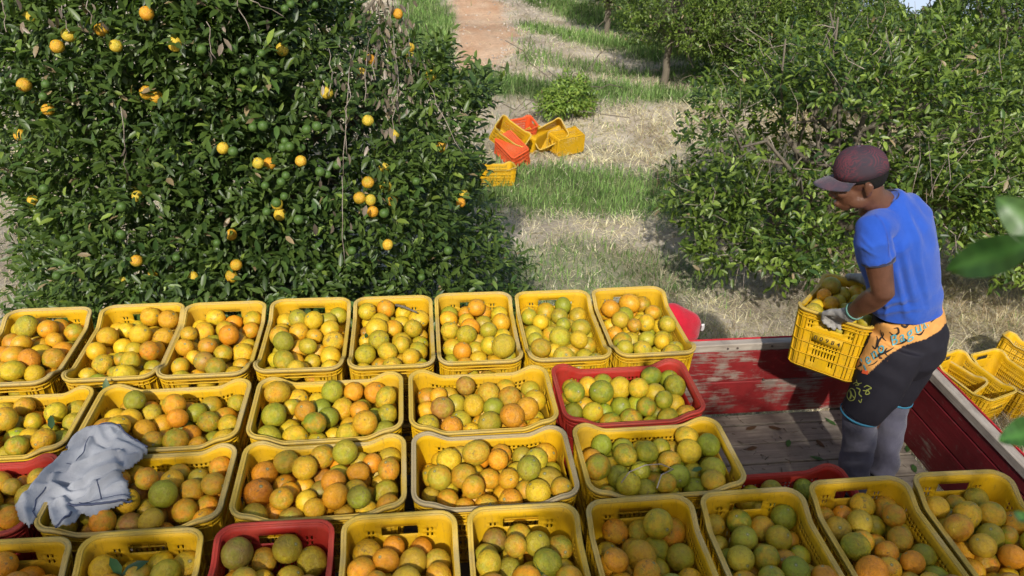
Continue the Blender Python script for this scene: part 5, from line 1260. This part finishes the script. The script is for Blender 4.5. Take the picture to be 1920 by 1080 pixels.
sprig(222, 1062, 'two dark green leaves on a stem lying in the second front row crate', [(0, 0, .004, (-.6, .7, .35), .07, (.05, .12, .03)), (0, 0, .004, (.9, .35, .3), .08, DG), (0, 0, .002, (.4, -.8, .1), .05, DG)])
sprig(1020, 1060, 'dark green leaves lying between the oranges of the fifth front row crate', [(0, 0, .004, (-.9, -.1, .2), .06, DG), (0, 0, .006, (-.3, .9, .3), .06, (.04, .10, .03)), (0, 0, .004, (.8, .5, .1), .05, DG)])
sprig(197, 728, 'single upright leaf sticking up beside the left crates of the second row', [(0, 0, .0, (.0, .35, 1), .075, (.08, .13, .06))], False)
sprig(92, 790, 'small dark leaf between the yellow oranges left of the jacket', [(0, 0, .004, (-.25, .8, .5), .06, DG)], False)
sprig(105, 822, 'small dark leaf just above the jacket on the yellow oranges', [(0, 0, .004, (.9, .1, .15), .05, DG)], False)
sprig(684, 622, 'tiny dark leaf in the fifth crate of the back row', [(0, 0, .008, (.2, .9, .2), .04, DG)], False)
sprig(1300, 868, 'small leaf on the green oranges of the third row', [(0, 0, .004, (.9, .2, .1), .045, (.06, .12, .04))], False)
p0 = atz(742, 572, .03); p1 = atz(782, 586, .02); J = Join(); mid = (p0+p1)/2; J.tube([p0-mid, (p0-mid)*.2+[0, 0, .006], p1-mid], [.006, .0055, .004], n=7); o = link('stick', J.mesh('stick', M_BARK)); o.location = mid; tag(o, 'short brown stick lying on the oranges of the fifth back row crate', 'stick')
J = Join(); tr_ = [(1165, 905), (1180, 885), (1210, 872), (1240, 870), (1262, 880), (1240, 890), (1232, 915)]; P3 = [atz(x, y_, .05)*1.0 for x, y_ in tr_]; c0 = P3[0].copy(); J.tube([p-c0 for p in P3], [.0022]*7, n=5); o = link('dry_stalk', J.mesh('dry_stalk', M_TWIG)); o.location = c0; tag(o, 'thin pale looping stalk on the green oranges of the third row', 'stalk')
# red cloth hanging over the far side
sv4, sq4, st4 = sphere(40, 26); V = sv4*np.array([.20, .10, .15]); V[:, 2] = np.where(V[:, 2] < -.03, -.03+(V[:, 2]+.03)*.25, V[:, 2])
V *= (1+.05*noise3(V, 22, 401)+.03*np.sin(V[:, 0:1]*60+V[:, 2:3]*40)[:, 0])[:, None]; c0 = at(1243, 641, 3.37); c0[2] = TOPZ+.012
me = mesh_np('fabric', V, [sq4, st4], mat_cloth('red_cloth', (.50, .012, .03), (.38, .01, .025), 9), True); rc_ = empty('red_cloth', tuple(c0)); tag(rc_, 'bright red cloth with a white edge bunched on the far side board', 'cloth'); link('fabric', me, rc_)
J = Join(); P3 = [np.array([.20*math.cos(a)+.003, -.02-.05*math.sin(a), .15*math.sin(a)]) for a in np.linspace(-.05, .30, 7)]; J.tube(P3, [(.009, .005)]*7, n=8); link('white_edge', J.mesh('white_edge', mat_cloth('white_cloth', (.7, .7, .7), (.6, .6, .6))), rc_)
# litter on the truck floor
r = np.random.default_rng(15)
lf = [(1480, 824, 'dark green fallen leaf on the truck floor, near the middle of the bare planks'), (1530, 824, 'dull dark leaf on the truck floor nearest the worker'), (1568, 798, 'green leaf on the truck floor beside the near trouser leg'), (1398, 806, 'dry brown leaf beside the green fruit crate'), (1420, 838, 'brown crumpled leaf on the floor under the dry one'), (1700, 848, 'small green leaf on the floor right of the worker'), (1712, 870, 'green leaf scrap near the end wall of the truck'), (1690, 865, 'tiny green leaf by the orange peel'), (1545, 862, 'dark leaf scrap near the low red crate'), (1440, 800, 'thin dry leaf upper left on the bare floor')]
for i, (px, py, lab) in enumerate(lf):
    p = atz(px, py, BZ+.004); brown = 'brown' in lab or 'dry' in lab or 'dull' in lab; c = np.array((.10, .06, .035) if brown else (.05, .11, .035)); L = LT.copy(); L[:, 2] = np.abs(L[:, 2])*.8
    o = link('fallen_leaf', mesh_np('fallen_leaf', L*.075, [LQ, LTr], M_LEAF, False, np.tile(c, (8, 1)))); o.location = p; o.rotation_euler = (0, 0, r.uniform(0, 6)); tag(o, lab, 'leaf', 'fallen leaves on the truck floor')
p = atz(1680, 862, BZ+.006); J = Join(); V = SV.copy(); V[:, 2] = np.abs(V[:, 2])*.3; J.add(V*np.array([.026, .016, .02]), SQ, ST); o = link('orange_peel', J.mesh('orange_peel', mat_simple('peel', (.75, .24, .04), .6))); o.location = p; o.rotation_euler = (0, 0, .5); tag(o, 'bright orange scrap of peel on the truck floor', 'peel')
J = Join()
for _ in range(260):
    x, y_ = r.uniform(1.1, 2.5), r.uniform(2.2, 3.18); a = r.uniform(0, 3.14); l = r.uniform(.006, .035); J.tube([(x, y_, BZ+.003), (x+l*math.cos(a), y_+l*math.sin(a), BZ+.004)], [r.uniform(.0008, .003)]*2, n=4)
tag(link('floor_litter', J.mesh('floor_litter', M_BARK, False)), 'crumbs and bits of twig on the truck floor', 'litter', kind='stuff')

# branch reaching in at the right edge, close to the camera, on the last tree behind the photographer
host = [o for o in bpy.data.objects if o.name.startswith('orange_tree') and abs(o.location.x-2.9) < .01][0]
host['label'] = 'tree beside the photographer whose large blurred leaves hang in at the right edge'
def cl(px, py, d): return np.array([0, 0, CAM_H])+ray(px, py)*d
def bigleaf(p0, p1, up, wid, tint):
    p0, p1 = np.array(p0), np.array(p1); L_ = np.linalg.norm(p1-p0); x = (p1-p0)/L_; y_ = nrm(np.cross(up, x)); z_ = np.cross(x, y_); V = []; nn_ = 12
    for i in range(nn_+1):
        t = i/nn_; w = wid*math.sin(PI*min(t**.85, 1))**.8; c = p0+x*L_*t-z_*.10*L_*(t-.5)**2
        for s in (-1, -.5, 0, .5, 1): V.append(c+y_*w*s+z_*(abs(s)**1.3)*w*.32+z_*.002*math.sin(9*t+s))
    Q = [(i*5+j, i*5+j+1, (i+1)*5+j+1, (i+1)*5+j) for i in range(nn_) for j in range(4)]; hl = np.array(host.location)
    o = link('leaf', mesh_np('leaf', np.array(V)-hl, [np.array(Q)], M_LEAF, True, np.array([np.array(tint)*(1.7 if k % 5 == 2 else .85+.25*((k//5) % 2)) for k in range(len(V))])), host)
bigleaf(cl(1945, 452, .62), cl(1772, 508, .70), nrm([-.25, -.75, .55]), .0165, (.03, .08, .018))
bigleaf(cl(1990, 465, .62), cl(1866, 368, .64), nrm([-.75, -.35, .45]), .016, (.06, .12, .035))
bigleaf(cl(1960, 800, .60), cl(1873, 828, .62), nrm([.1, -.4, 1]), .012, (.05, .13, .03))
bigleaf(cl(1950, 985, .60), cl(1900, 962, .62), nrm([.1, -.4, 1]), .010, (.05, .12, .03))
J = Join(); hl = np.array(host.location); J.tube([np.array([2.0, -2.4, 2.6])-hl, np.array([1.35, -.9, 2.2])-hl, cl(2150, 330, .66)-hl, cl(2010, 420, .62)-hl, cl(1985, 620, .62)-hl, cl(1975, 800, .61)-hl, cl(1968, 990, .60)-hl], [.016, .011, .006, .004, .003, .0025, .002], n=7); link('branch', J.mesh('branch', M_BARK), host)
